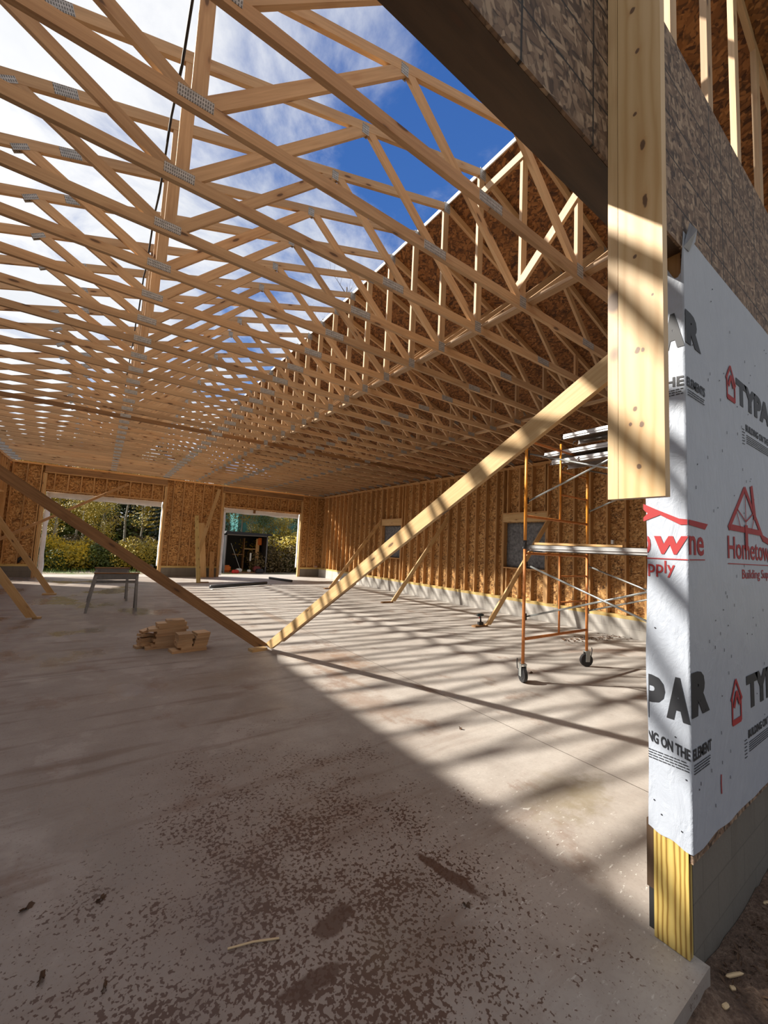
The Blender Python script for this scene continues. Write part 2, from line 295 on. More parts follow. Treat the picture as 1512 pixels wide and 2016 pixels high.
# ------------------------------------------------------------------ geometry helpers
def link(name, me, m=None, parent=None, mw=None):
    o = bpy.data.objects.new(name, me)
    if m and me is not None and not me.materials: me.materials.append(m)
    C.objects.link(o)
    if parent is not None: o.parent = parent
    if mw is not None: o.matrix_basis = mw
    return o
def tag(o, label=None, cat=None, group=None, kind=None):
    if label: o['label'] = label
    if cat: o['category'] = cat
    if group: o['group'] = group
    if kind: o['kind'] = kind
    return o
def empty(name, loc=(0, 0, 0), rz=0):
    o = bpy.data.objects.new(name, None); C.objects.link(o); o.location = loc; o.rotation_euler = (0, 0, rz); o.empty_display_size = .1; return o
class MB:
    def __init__(s): s.v = []; s.f = []; s.sm = False
    def add(s, vs, fs):
        k = len(s.v); s.v += [tuple(v) for v in vs]; s.f += [tuple(i+k for i in f) for f in fs]; return s
    def box(s, a, b, mx=None):
        x0, y0, z0 = a; x1, y1, z1 = b
        vs = [Vector(p) for p in ((x0, y0, z0), (x1, y0, z0), (x1, y1, z0), (x0, y1, z0), (x0, y0, z1), (x1, y0, z1), (x1, y1, z1), (x0, y1, z1))]
        if mx: vs = [mx @ v for v in vs]
        return s.add(vs, [(0, 3, 2, 1), (4, 5, 6, 7), (0, 1, 5, 4), (1, 2, 6, 5), (2, 3, 7, 6), (3, 0, 4, 7)])
    def tube(s, pts, r, seg=10, caps=True):
        pts = [Vector(p) for p in pts]; rs = r if isinstance(r, (list, tuple)) else [r]*len(pts); k = len(s.v); prev = None
        for i, p in enumerate(pts):
            d = (pts[min(i+1, len(pts)-1)]-pts[max(i-1, 0)]).normalized()
            if prev is None: a = d.orthogonal().normalized()
            else: a = (prev-d*prev.dot(d)).normalized()
            prev = a; b = d.cross(a)
            for j in range(seg):
                t = 2*math.pi*j/seg; s.v.append(tuple(p+(a*math.cos(t)+b*math.sin(t))*rs[i]))
        for i in range(len(pts)-1):
            for j in range(seg):
                s.f.append((k+i*seg+j, k+i*seg+(j+1) % seg, k+(i+1)*seg+(j+1) % seg, k+(i+1)*seg+j))
        if caps:
            s.f.append(tuple(k+j for j in reversed(range(seg)))); s.f.append(tuple(k+(len(pts)-1)*seg+j for j in range(seg)))
        return s
    def mesh(s, name, smooth=False):
        me = bpy.data.meshes.new(name); me.from_pydata(s.v, [], s.f); me.update()
        if smooth:
            for p in me.polygons: p.use_smooth = True
        return me
    def obj(s, name, m, parent=None, smooth=False, mw=None): return link(name, s.mesh(name, smooth), m, parent, mw)
def boxobj(name, a, b, m, parent=None):
    """axis-aligned board whose local X runs along its longest side, so that the grain follows it"""
    ext = [b[i]-a[i] for i in range(3)]; c = Vector([(a[i]+b[i])/2 for i in range(3)]); L = max(range(3), key=lambda i: ext[i])
    ax = Vector([1 if i == L else 0 for i in range(3)]); up = Vector((0, 0, 1)) if L != 2 else Vector((0, 1, 0)); sd = up.cross(ax)
    dims = (ext[L], sum(abs(sd[i])*ext[i] for i in range(3)), sum(abs(up[i])*ext[i] for i in range(3)))
    mw = Matrix((ax, sd, up)).transposed().to_4x4(); mw.translation = c
    return bev(MB().box([-d/2 for d in dims], [d/2 for d in dims]), name, m, parent, mw)
def bev(mb, name, m, parent=None, mw=None, w=0.0): return mb.obj(name, m, parent, False, mw)
def board(name, p0, p1, wid, thk, side, m, parent=None, ext=0.0, cut=None):
    """board p0-p1; 'wid' measured in the plane spanned with `side` normal = thickness direction"""
    p0 = Vector(p0); p1 = Vector(p1); ax = (p1-p0).normalized(); p0 = p0-ax*ext; p1 = p1+ax*ext
    sd = Vector(side); sd = (sd-ax*sd.dot(ax)).normalized(); up = ax.cross(sd)
    L = (p1-p0).length; mw = Matrix((ax, sd, up)).transposed().to_4x4(); mw.translation = (p0+p1)/2
    mb = MB(); mb.box((-L/2, -thk/2, -wid/2), (L/2, thk/2, wid/2))
    if cut:      # plumb / level cut ends: cut = (world normal at start or None, at end or None)
        inv = mw.to_3x3().inverted(); vs = []
        for v in mb.v:
            v = Vector(v); end = 1 if v.x > 0 else 0; nn = cut[end]
            if nn is not None:
                nl = inv @ Vector(nn); base = Vector((L/2 if end else -L/2, 0, 0))
                if abs(nl.x) > 1e-4: v.x = base.x-(nl.y*v.y+nl.z*v.z)/nl.x
            vs.append(tuple(v))
        mb.v = vs
    return mb.obj(name, m, parent, False, mw)
def copy_tree(o, parent=None):
    c = o.copy(); C.objects.link(c); c.parent = parent
    for ch in list(o.children): copy_tree(ch, c)
    return c
def struct(name, mb, m): return tag(mb.obj(name, m), kind='structure')

XL, XR, YF, YN, H = -2.83, 9.70, 19.715, .74, 4.305      # inner faces; H = bottom chord centre
XC = 3.4; SL = .32; ZR = 6.27
def ztop(x): return ZR-SL*abs(x-XC)                       # top chord centre line
ZW = H-.0445                                              # top of walls

# ------------------------------------------------------------------ floor and ground
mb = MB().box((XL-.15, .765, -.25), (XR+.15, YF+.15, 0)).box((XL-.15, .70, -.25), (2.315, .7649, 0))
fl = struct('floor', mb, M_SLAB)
# cold apron outside the far doors
apron = struct('trim_1', MB().box((XL-.2, YF+.15, -.3), (9.2, 21.3, -.02)), plain('apron_concrete', (.42, .39, .35), .8))
def terrain(name, x0, x1, y0, y1, nx, ny, fz, m):
    mb = MB(); vs = []; fs = []
    for j in range(ny+1):
        for i in range(nx+1):
            x = x0+(x1-x0)*i/nx; y = y0+(y1-y0)*j/ny; vs.append((x, y, fz(x, y)))
    for j in range(ny):
        for i in range(nx): a = j*(nx+1)+i; fs.append((a, a+1, a+nx+2, a+nx+1))
    mb.add(vs, fs); return tag(mb.obj(name, m, smooth=True), kind='structure')
def soilz(x, y):
    base = -.07 - .06*max(0, -y) + -.03*min(1, max(0, (x-2.28)/.12))*min(1, max(0, (y-.25)/.5))
    return base + .035*noise.noise(Vector((x*3, y*3, 0))) + .018*noise.noise(Vector((x*14, y*14, 3)))+.012*noise.noise(Vector((x*38, y*38, 6)))
terrain('ground_near', -6, 12, -7, .755, 240, 110, soilz, M_SOIL)
terrain('ground', -70, 90, -70, 110, 60, 60, lambda x, y: -.34-.010*max(0, y-20)+.05*noise.noise(Vector((x*.2, y*.2, 0))), M_YARD)

# ------------------------------------------------------------------ walls
def stud_v(par, x, y, z0, z1, along, name='stud', m=None, w=.038):
    """along='y': wall runs along y (stud depth in x)"""
    if along == 'y': return boxobj(name, (x, y-w/2, z0), (x+.14, y+w/2, z1), m or M_STUD, par)
    return boxobj(name, (x-w/2, y, z0), (x+w/2, y+.14, z1), m or M_STUD, par)
SB = .44                                                   # stem wall height
# right wall: OSB sheet is the wall object, framing is its children
wins = [(6.36, 7.70), (12.70, 13.98)]
def osb_wall(name, x0, x1, ax, t0, t1, z0, z1, holes, m=M_OSB):
    """ax='y': spans y t0..t1 at x0..x1 ; holes (a,b,za,zb)"""
    mb = MB(); cuts = sorted(holes); cur = t0
    def bx(a, b, za, zb):
        if b-a < 1e-4 or zb-za < 1e-4: return
        mb.box((x0, a, za), (x1, b, zb)) if ax == 'y' else mb.box((a, x0, za), (b, x1, zb))
    for (a, b, za, zb) in cuts:
        bx(cur, a, z0, z1); bx(a, b, z0, za); bx(a, b, zb, z1); cur = b
    bx(cur, t1, z0, z1); return tag(mb.obj(name, m), kind='structure')
WR = osb_wall('wall_right', XR+.14, XR+.152, 'y', .75, YF+.15, SB, ZW, [(a, b, 1.33, 2.62) for a, b in wins])
MB().box((XR, .76, -.3), (XR+.16, YF+.15, SB-.04)).obj('stem_wall', M_BLKY, WR)
boxobj('sill_plate', (XR, .9, SB-.04), (XR+.14, YF, SB), M_PLATE_W, WR)
boxobj('bottom_plate', (XR+.002, .9, SB), (XR+.14, YF, SB+.038), M_PLATE_W, WR)
boxobj('top_plate', (XR, .9, ZW-.038), (XR+.14, YF, ZW), M_STUD, WR); boxobj('top_plate', (XR+.002, .9, ZW-.078), (XR+.14, YF, ZW-.040), M_STUD, WR)
y = 1.1; rs = []
while y < YF-.05: rs.append(y); y += .4064
for y in rs:
    hole = [wn for wn in wins if wn[0]-.02 < y < wn[1]+.02]
    if hole:
        stud_v(WR, XR, y, SB+.038, 1.29, 'y', 'cripple_stud'); stud_v(WR, XR, y, 2.90, ZW-.078, 'y', 'cripple_stud')
    else: stud_v(WR, XR, y, SB+.038, ZW-.078, 'y')
for a, b in wins:
    for yy in (a-.06, b+.06): stud_v(WR, XR-.001, yy, SB+.038, ZW-.08, 'y', 'king_stud')
    for yy in (a-.02, b+.02): stud_v(WR, XR-.002, yy, SB+.038, 2.62, 'y', 'jack_stud')
    boxobj('window_header', (XR-.004, a-.04, 2.63), (XR+.14, b+.04, 2.86), M_BRACE, WR); boxobj('window_header_plate', (XR-.006, a-.04, 2.862), (XR+.14, b+.04, 2.90), M_STUD, WR)
    boxobj('window_sill_plate', (XR-.006, a-.0, 1.292), (XR+.14, b+.0, 1.33), M_STUD, WR)
for i, (a, b) in enumerate(wins):
    mb = MB(); nx = 14; vs = []; fs = []
    for j in range(nx+1):
        for k in range(nx+1):
            yy = a-.03+(b-a+.06)*k/nx; z = 1.31+1.33*j/nx; vs.append((XR+.153+.012*noise.noise(Vector((yy*3, z*3, i))), yy, z))
    for j in range(nx):
        for k in range(nx): q = j*(nx+1)+k; fs.append((q, q+1, q+nx+2, q+nx+1))
    mb.add(vs, fs); wo = mb.obj('window_%d' % (i+1), M_WINWRAP, smooth=True); tag(wo, kind='structure')
    sm = wo.modifiers.new('s', 'SOLIDIFY'); sm.thickness = .002
# two white outlet boxes on right wall studs are part of the wall
for yy, zz in ((4.62, 2.06), (5.15, .95)):
    MB().box((XR+.01, yy-.0, zz), (XR+.08, yy+.05, zz+.09)).obj('junction_box', M_WHITE, WR)
# left wall
WL = osb_wall('wall_left', XL-.152, XL-.14, 'y', .75, YF+.15, SB, ZW, [(18.1, 18.95, SB, 3.0)])
mb = MB(); mb.box((XL-.16, .76, -.3), (XL, 18.1, SB-.04)); mb.box((XL-.16, 18.95, -.3), (XL, YF+.15, SB-.04)); mb.obj('stem_wall', M_BLKY, WL)
boxobj('sill_plate', (XL-.14, .9, SB-.04), (XL, 18.1, SB+.038), M_PLATE_W, WL); boxobj('opening_head_plate', (XL-.14, 18.05, 3.0), (XL, 19.0, 3.04), M_STUD, WL)
boxobj('top_plate', (XL-.14, .9, ZW-.076), (XL, YF, ZW), M_STUD, WL)
for y in rs: stud_v(WL, XL-.14, y, 3.04 if 18.0 < y < 19.0 else SB+.038, ZW-.076, 'y', 'cripple_stud' if 18.0 < y < 19.0 else 'stud')
# far wall with two door openings
doors = [(-1.80, 2.15, 3.22), (4.65, 8.50, 3.22)]
WF = osb_wall('wall_far', YF+.14, YF+.152, 'x', XL-.15, XR+.15, SB, ZW, [(a, b, SB, z) for a, b, z in doors])
mb = MB()
for a, b in ((XL, doors[0][0]-.04), (doors[0][1]+.04, doors[1][0]-.04), (doors[1][1]+.04, XR)): mb.box((a, YF, -.3), (b, YF+.16, SB-.04))
mb.obj('stem_wall', M_BLKX, WF)
for a, b in ((XL, doors[0][0]-.04), (doors[0][1]+.04, doors[1][0]-.04), (doors[1][1]+.04, XR)): boxobj('sill_plate', (a, YF-.003, SB-.04), (b, YF+.14, SB+.038), M_PLATE_W, WF)
boxobj('top_plate', (XL, YF, ZW-.076), (XR, YF+.14, ZW), M_STUD, WF)
x = XL+.05
while x < XR:
    hole = [d for d in doors if d[0]-.06 < x < d[1]+.06]
    if hole: stud_v(WF, x, YF, 3.30, 3.93, 'x', 'cripple_stud')
    else: stud_v(WF, x, YF, SB+.038, ZW-.076, 'x')
    x += .4064
for a, b, zt in doors:
    boxobj('garage_header', (a-.08, YF-.005, 3.96), (b+.08, YF+.135, ZW-.077), M_OLD, WF)
    boxobj('header_plate', (a-.08, YF-.006, 3.92), (b+.08, YF+.135, 3.958), M_STUD, WF)
    boxobj('opening_head_plate', (a-.01, YF-.004, zt+.04), (b+.01, YF+.135, zt+.08), M_STUD, WF)
    for s, e in ((-1, a), (1, b)):
        for k in range(3): boxobj('jamb_stud', (e+s*(.02+.042*k)-.019, YF-.003-.001*k, 0.001), (e+s*(.02+.042*k)+.019, YF+.14, 3.9), M_BRACE if k < 2 else M_STUD, WF)
# door openings: white wrap flaps folded round the heads and jambs
def flap_strip(mb, p, q, wdir, w, amp=.02, seg=24, seed=0, thick=.004):
    p, q, wdir = Vector(p), Vector(q), Vector(wdir); vs = []; fs = []
    for i in range(seg+1):
        t = i/seg; c = p.lerp(q, t)
        for k in range(4):
            s = k/3; ww = w*(1+.25*noise.noise(Vector((t*5, seed, 1)))) ; nn = amp*noise.noise(Vector((t*9, s*2, seed)))
            vs.append(c+wdir*ww*s+Vector((nn, nn, nn*.5)))
    for i in range(seg):
        for k in range(3): a = i*4+k; fs.append((a, a+1, a+5, a+4))
    mb.add(vs, fs)
for i, (a, b, zt) in enumerate(doors):
    mb = MB(); flap_strip(mb, (a+.06, YF+.17, zt+.04), (b-.05, YF+.17, zt+.04), (0, .06, -1), .27, .03, 30, i)
    flap_strip(mb, (a+.02, YF+.155, zt), (a+.02, YF+.155, .06), (.85, .6, 0), .17, .02, 24, i+5); flap_strip(mb, (b-.01, YF+.155, zt), (b-.01, YF+.155, .45), (-.25, .9, 0), .12, .02, 24, i+9)
    d = mb.obj('door_%d' % (i+1), M_FLAP, smooth=True); tag(d, kind='structure'); sm = d.modifiers.new('s', 'SOLIDIFY'); sm.thickness = .004
# dark clip on the right door head
# near wall (camera stands outside its opening)
OPL = -2.2; JX = 2.27
WN = osb_wall('wall_near', YN, YN+.012, 'x', XL-.15, XR+.15, SB-.04, 4.41, [(OPL, JX, SB-.04, 3.295)], M_OSBX)
mb = MB(); mb.box((JX+.045, .757, -.3), (XR+.15, .93, SB-.04)); mb.box((XL-.15, .757, -.3), (OPL, .93, SB-.04)); mb.obj('stem_wall', M_BLKX, WN)
boxobj('sill_plate', (JX+.045, YN+.012, SB-.04), (XR, .9, SB+.038), M_PLATE_W, WN); boxobj('top_plate', (XL, YN+.012, ZW-.076), (XR, .9, ZW), M_STUD, WN)
boxobj('opening_beam', (OPL-.1, YN+.0125, 3.293), (JX+.1, .897, 3.62), M_DARKB, WN)
x = JX+.03; k = 0
while x < XR:
    stud_v(WN, x, YN+.012, SB+.038, ZW-.076, 'x'); k += 1; x += .042 if k < 3 else .4064
for x in (OPL-.03, OPL-.072, OPL-.45): stud_v(WN, x, YN+.012, SB+.038, ZW-.076, 'x')
x = OPL+.2
while x < 1.9: stud_v(WN, x, YN+.012, 3.62, ZW-.076, 'x', 'cripple_stud'); x += .4064
jb = boxobj('jamb_board', (2.262, .755, .003), (2.30, .893, .62), M_TREAT, WN); jb['label'] = 'yellow treated jamb board'
MB().box((2.302, .768, 0), (2.317, .93, .5)).obj('gap_shade', M_BLACK, WN)  # black strip standing in for the shade of the open gap beside the board
jb2 = boxobj('jamb_board', (2.268, .896, .20), (2.30, .925, .5), M_DARKB, WN)

# ------------------------------------------------------------------ roof deck (right slope) and near left course
def deck(name, x0, x1, y0, y1, th=.012):
    mb = MB(); o = .047/math.cos(math.atan(SL)); n_ = Vector((SL if x0 >= XC else -SL, 0, 1)).normalized()
    p = [Vector((x, y, ztop(x)+o)) for x, y in ((x0, y0), (x1, y0), (x1, y1), (x0, y1))]
    q = [v+n_*th for v in p]; mb.add(p+q, [(3, 2, 1, 0), (4, 5, 6, 7), (0, 1, 5, 4), (1, 2, 6, 5), (2, 3, 7, 6), (3, 0, 4, 7)]); return mb
mb = MB(); x = XC+.005; row = 0
while x < 10.1:
    x1 = min(x+1.157, 10.22); y = .33-(1.22 if row % 2 else 0)
    while y < 20.1:
        ya, yb = max(y, .33), min(y+2.436, 20.1)
        if yb-ya > .01: d = deck('x', x, x1-.004, ya, yb-.004); mb.add(d.v, d.f)
        y += 2.44
    x = x1; row += 1
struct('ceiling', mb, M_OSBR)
mb = MB(); z0 = ztop(XC)+.05
mb.box((XC-.012, .33, z0-.02), (XC+.004, 20.1, z0+.028)); d = deck('x', XC+.004, 10.24, .32, 20.12); mb.add([(v[0], v[1], v[2]+.0145) for v in d.v], d.f)
struct('trim_2', mb, M_RIDGE)     # white underlay folded over the ridge edge

# ------------------------------------------------------------------ trusses
def plate(par, x, z, w, h, rot=0, y=.0205):
    mb = MB(); mb.box((-w/2, -y, -h/2), (w/2, -y+.0015, h/2)); mb.box((-w/2, y-.0015, -h/2), (w/2, y, h/2))
    mw = Matrix.Rotation(-rot, 4, 'Y'); mw.translation = (x, 0, z)
    return mb.obj('connector_plate', M_PLATE, par, mw=mw)
def P(x, z): return (x, 0, z)
def make_truss():
    t = empty('roof_truss', (0, 1.91, 0)); B = .0445
    b = lambda nm, p, q, th=.038, e=0, cut=None, w=.089, m=M_LUM: board(nm, P(*p), P(*q), w, th, (0, 1, 0), m, t, e, cut)
    for x0, x1 in ((XL-.14, 2.15), (2.15, 4.65), (4.65, XR+.14)): b('bottom_chord', (x0+.001, H), (x1-.001, H))
    X0, X1 = XL-.45, XR+.5
    def tc(x0, x1): b('top_chord', (x0, ztop(x0)), (x1, ztop(x1)), .037, 0, ((1, 0, 0), (1, 0, 0)))
    tc(X0, -.5); tc(-.498, XC-.001); tc(XC+.001, 7.3); tc(7.302, X1)
    top = lambda x: (x, ztop(x)-.02); bot = lambda x: (x, H+.03)
    mir = lambda x: 2*XC-x
    for f in ((lambda x: x), mir):
        b('web', top(f(-.80)), bot(f(.19)), .035); b('web', bot(f(.30)), top(f(1.74)), .035); b('web', top(f(1.78)), bot(f(3.34)), .034)
        b('vertical_web', bot(f(.255)), top(f(.255)), .033)
        plate(t, f(.24), H+.025, .20, .075); plate(t, f(2.15), H, .25, .082); plate(t, f(1.74), ztop(f(1.74))-.03, .075, .10)
        plate(t, f(-.82), ztop(f(-.82))-.04, .12, .05, .55 if f(0) == 0 else -.55); s = math.atan(SL)*(1 if f(0) == 0 else -1)
        plate(t, f(-.5), ztop(f(-.5)), .15, .08, s); plate(t, f(XL+.1), H-.0, .3, .08)
    b('king_post', (XC-.03, H+.03), (XC-.03, ztop(XC)), .0335); plate(t, XC-.03, H+.02, .10, .12); plate(t, XC-.02, ztop(XC)-.03, .10, .14)
    return t
ORD = ['', 'second', 'third', 'fourth', 'fifth', 'sixth', 'seventh', 'eighth', 'ninth', 'tenth', 'eleventh', 'twelfth', 'thirteenth', 'fourteenth', 'fifteenth', 'sixteenth', 'seventeenth', 'eighteenth', 'nineteenth', 'twentieth', 'twenty-first', 'twenty-second', 'twenty-third', 'twenty-fourth', 'twenty-fifth', 'twenty-sixth', 'twenty-seventh', 'twenty-eighth', 'twenty-ninth', 'thirtieth']
tr0 = make_truss(); NT = 30
tag(tr0, 'pale wooden roof truss nearest the dark beam of the near opening', 'roof truss', 'roof trusses over the slab')
for i in range(1, NT):
    t = copy_tree(tr0); t.location = (0, 1.91+.6096*i, 0)
    lab = '%s pale wooden roof truss behind the dark opening beam' % ORD[i]
    if i == NT-1: lab = 'farthest wooden roof truss, just in front of the far wall'
    t['label'] = lab
    if i == 14:                                # one truss is visibly darker, weathered wood
        for ch in t.children:
            if ch.name.startswith('bottom_chord'):
                ch.data = ch.data.copy(); ch.data.materials[0] = M_OLD
        t['label'] = 'roof truss with a darker brown bottom chord, fifteenth behind the opening beam'
# hidden truss between gable and first visible one
t = copy_tree(tr0); t.location = (0, 1.30, 0); t['label'] = 'roof truss directly above the dark beam of the near opening'
# gable truss with vertical studs
g = empty('gable_truss', (0, .822, 0)); tag(g, 'open stud-framed gable truss standing on the weathered board wall', 'gable truss')
board('bottom_chord', P(XL-.1, H), P(XR+.1, H), .089, .038, (0, 1, 0), M_LUM, g)
for a, bb in ((XL-.45, XC-.001), (XC+.001, XR+.5)): board('top_chord', P(a, ztop(a)), P(bb, ztop(bb)), .089, .037, (0, 1, 0), M_LUM, g, 0, ((1, 0, 0), (1, 0, 0)))
x = 2.50-.6*8
while x < 9.4:
    if ztop(x)-H > .2: board('gable_stud', P(x, H+.03), P(x, ztop(x)), .089, .036, (0, 1, 0), M_LUM, g); plate(g, x, H+.06, .06, .13)
    x += .585
# long braces tied along the trusses
def thing_board(name, p0, p1, w, t, side, m, label, cat, group=None, cut=None):
    o = board(name, p0, p1, w, t, side, m, None, 0, cut); return tag(o, label, cat, group)
for k in range(4):
    ya, yb = (1.2, 6.3, 11.1, 15.6)[k], (6.5, 11.3, 15.8, 19.6)[k]; dx = .0 if k % 2 == 0 else .095
    thing_board('lateral_brace', (XC+.09+dx, ya, H+.066), (XC+.09+dx, yb, H+.066), .089, .038, (0, 0, 1), M_LUM, ['lateral brace on the centre of the bottom chords, the length nearest the camera', 'second length of the central lateral brace lying on the bottom chords', 'third length of the central lateral brace lying on the bottom chords', 'length of central lateral brace ending at the far wall'][k], 'lateral brace', 'braces along the middle of the trusses')
    thing_board('lateral_brace', (6.72+dx, ya, H+.066), (6.72+dx, yb, H+.066), .089, .038, (0, 0, 1), M_LUM, ['lateral brace right of centre on the bottom chords, length above the scaffold', 'right-hand lateral brace, second length from the scaffold', 'right-hand lateral brace, third length from the scaffold', 'right-hand lateral brace, length ending at the far wall'][k], 'lateral brace', 'braces along the right of the trusses')
thing_board('diagonal_brace', (XC-.075, 2.60, 4.42), (XC-.075, 1.35, 5.55), .089, .038, (1, 0, 0), M_LUM, 'sunlit diagonal brace rising between the king posts to the near gable', 'diagonal brace')
thing_board('diagonal_brace', (XC-.075, 3.08, 5.93), (XC-.075, 1.75, 6.0), .089, .038, (1, 0, 0), M_LUM, 'short sunlit brace nailed across the king posts just below the ridge', 'diagonal brace')
thing_board('diagonal_brace', (XC+.1, 19.3, 4.42), (XC+.1, 17.2, 6.1), .089, .038, (1, 0, 0), M_LUM, 'diagonal brace between the king posts near the far wall', 'diagonal brace')
# T-braces and cable at the left-hand vertical webs
mb = MB()
mb.tube([(.17, 1.7, 5.0)]+[(.17, 1.91+.6096*(i+.5), 4.93+.10*(-1)**i) for i in range(0, 14)], .009, 8); tag(mb.obj('black_cable', M_BLACK, smooth=True), 'black cable strung along the left-hand vertical webs of the trusses', 'cable')

# ------------------------------------------------------------------ hanging post boards at the near opening
hp = empty('hanging_post', (1.512, .65, 1.944)); tag(hp, 'tall pale planed board hanging edge-on from the weathered wall, nearest the camera', 'hanging board')
a = boxobj('wide_board', (1.512, .553, 1.944), (1.55, .7005, 4.9), M_KNOTTY, None); a.parent = hp; a.matrix_parent_inverse = hp.matrix_world.inverted()
b_ = boxobj('narrow_board', (1.513, .7025, 1.944), (1.55, .7385, 4.9), M_POST, None)
for o_ in (a, b_):
    mw = o_.matrix_basis.copy(); o_.parent = hp; o_.matrix_parent_inverse = Matrix.Identity(4); mw.translation = mw.translation-Vector((1.512, .65, 1.944)); o_.matrix_basis = mw

# ------------------------------------------------------------------ house wrap with its printing
mb = MB(); vs = []; fs = []
us = [(-.178+.178*i/14) for i in range(14)]+[0, .004]+[.02*1.0+.05*i for i in range(0, 60)]+[3.2+.2*i for i in range(1, 22)]
nz = 70
def wrap_pt(u, t):
    bot = .445-.02*min(1, max(0, u))*1+.012*noise.noise(Vector((u*5, 0, 9))); 
    if u < 0: bot = .445+.03*(-u/.178)+.01*math.sin(u*60)*.5
    topz = 3.385 if u > 0 else 3.385+u*1.1+.02*math.sin(u*70)
    if -.1 < u < 0: topz = 3.20+.05*math.sin(u*50)
    z = bot+(topz-bot)*t; w_ = noise.noise(Vector((u*3.2, z*2.1, 4)))*.0022+noise.noise(Vector((u*9, z*4-u*5, 8)))*.001
    if u <= 0: return (2.2595+abs(w_)*-.6*min(1, -u*20), .7355-u+(.012*noise.noise(Vector((1, z*2, 3))) if u < -.17 else 0), z)
    k = min(1, u*12); return (2.2595+u, .7365-abs(w_)*k-.001, z)
for u in us:
    for j in range(nz+1): vs.append(wrap_pt(u, j/nz))
for i in range(len(us)-1):
    for j in range(nz): a = i*(nz+1)+j; fs.append((a, a+nz+1, a+nz+2, a+1))
mb.add(vs, fs)
WRAP = mb.obj('house_wrap', M_WRAP, smooth=True); tag(WRAP, 'white house wrap with black and red printing folded round the opening corner', 'house wrap')
# torn flap at its top corner
mb = MB(); mb.add([(2.262, .735, 3.30), (2.30, .72, 3.44), (2.36, .715, 3.43), (2.40, .728, 3.39), (2.32, .73, 3.30), (2.27, .68, 3.36)], [(0, 4, 5), (5, 4, 3, 2), (5, 2, 1), (0, 5, 1)])
fo = mb.obj('torn_flap', M_WRAP, WRAP); s_ = fo.modifiers.new('s', 'SOLIDIFY'); s_.thickness = .002
# plane helpers: 'x' = exterior face (looking +y), 'j' = jamb face (looking +x)
def flatmesh(name, polys, face, m, off=.0):
    """polys: list of closed outlines [(s,z)...]; on exterior s=x; on the jamb face s=y"""
    mb = MB()
    for pl in polys:
        a = []; b = []
        for s_, z in pl:
            if face == 'x': a.append((s_, .7320-off, z)); b.append((s_, .7330-off, z))
            else: a.append((2.2565-off, s_, z)); b.append((2.2575-off, s_, z))
        n_ = len(pl); mb.add(a+b, [tuple(range(n_)), tuple(range(2*n_-1, n_-1, -1))]+[(i, n_+i, n_+(i+1) % n_, (i+1) % n_) for i in range(n_)])
    return mb.obj(name, m, WRAP)
def text(txt, face, s0, z0, s1, h, m, name='lettering', bold=.0, shear=0, z1=None, italic=0):
    """baseline left at (s0,z0), right end at s1 (jamb: s = y, running down towards the corner), cap height h"""
    cu = bpy.data.curves.new(name, 'FONT'); cu.body = txt; cu.size = 1; cu.offset = bold; cu.resolution_u = 3; cu.fill_mode = 'BOTH'
    ob = bpy.data.objects.new('tmp', cu); C.objects.link(ob); dg = bpy.context.evaluated_depsgraph_get()
    me = bpy.data.meshes.new_from_object(ob.evaluated_get(dg)); bpy.data.objects.remove(ob); bpy.data.curves.remove(cu)
    xs = [v.co.x for v in me.vertices]; ys = [v.co.y for v in me.vertices]; x0, x1, y1 = min(xs), max(xs), max(ys)
    caps = .72 if min(ys) < -.05 or y1 < .6 else y1
    if z1 is None: z1 = z0
    y0 = 0.0
    if not any(c_ in txt for c_ in 'gpqyj'): y0 = min(ys); caps = y1-y0
    for v in me.vertices:
        t = (v.co.x-x0)/(x1-x0); zz = z0+(z1-z0)*t+(v.co.y-y0)/caps*h; ss = s0+(s1-s0)*t+italic*v.co.y/caps*h*(1 if face == 'x' else -1)
        v.co = (ss, .7326, zz) if face == 'x' else (2.2570, ss, zz)
    for p_ in me.polygons: p_.use_smooth = False
    me.update()
    if face == 'j':
        bm = bmesh.new(); bm.from_mesh(me)
        for co_, no_ in (((0, .908, 0), (0, 1, 0)), ((0, .7365, 0), (0, -1, 0))):
            bmesh.ops.bisect_plane(bm, geom=bm.verts[:]+bm.edges[:]+bm.faces[:], plane_co=co_, plane_no=no_, clear_outer=True)
        bm.to_mesh(me); bm.free()
    ob = link(name, me, m, WRAP); md = ob.modifiers.new('s', 'SOLIDIFY'); md.thickness = .0006; md.offset = 0
    return ob
K = M_INK
# big wordmark wrapping round the corner, twice
text('P', 'j', .948, .972, .838, .205, K, bold=.055); text('A', 'j', .832, .998, .737, .195, K, bold=.085); text('R', 'x', 2.263, 1.024, 2.485, .20, K, bold=.075)
text('A', 'j', .835, 2.785, .737, .185, K, bold=.085); text('R', 'x', 2.263, 2.805, 2.465, .17, K, bold=.075)
text('TYPAR', 'x', 3.03, 2.69, 3.95, .155, K, bold=.06); text('TYPAR', 'x', 3.07, .915, 4.05, .185, K, bold=.06)
text('TYPAR', 'x', 5.2, 1.9, 6.1, .17, K, bold=.06)
text('THE', 'j', .865, 2.598, .742, .05, K, bold=.03, z1=2.585); text('ELEMENTS', 'x', 2.272, 2.585, 2.51, .048, K, bold=.03)
text('BUILDING ON THE', 'j', .915, .862, .740, .052, K, bold=.03, z1=.835) if False else text('NG ON THE', 'j', .913, .868, .740, .05, K, bold=.03, z1=.838)
text('ELEMENT', 'x', 2.272, .838, 2.50, .05, K, bold=.03)
for zz, hh in ((2.566, 2.551), (.805, .79)):
    for q in range(3):
        ln_ = 'Tyvarcol Component EG 2018 Building products and specifications'
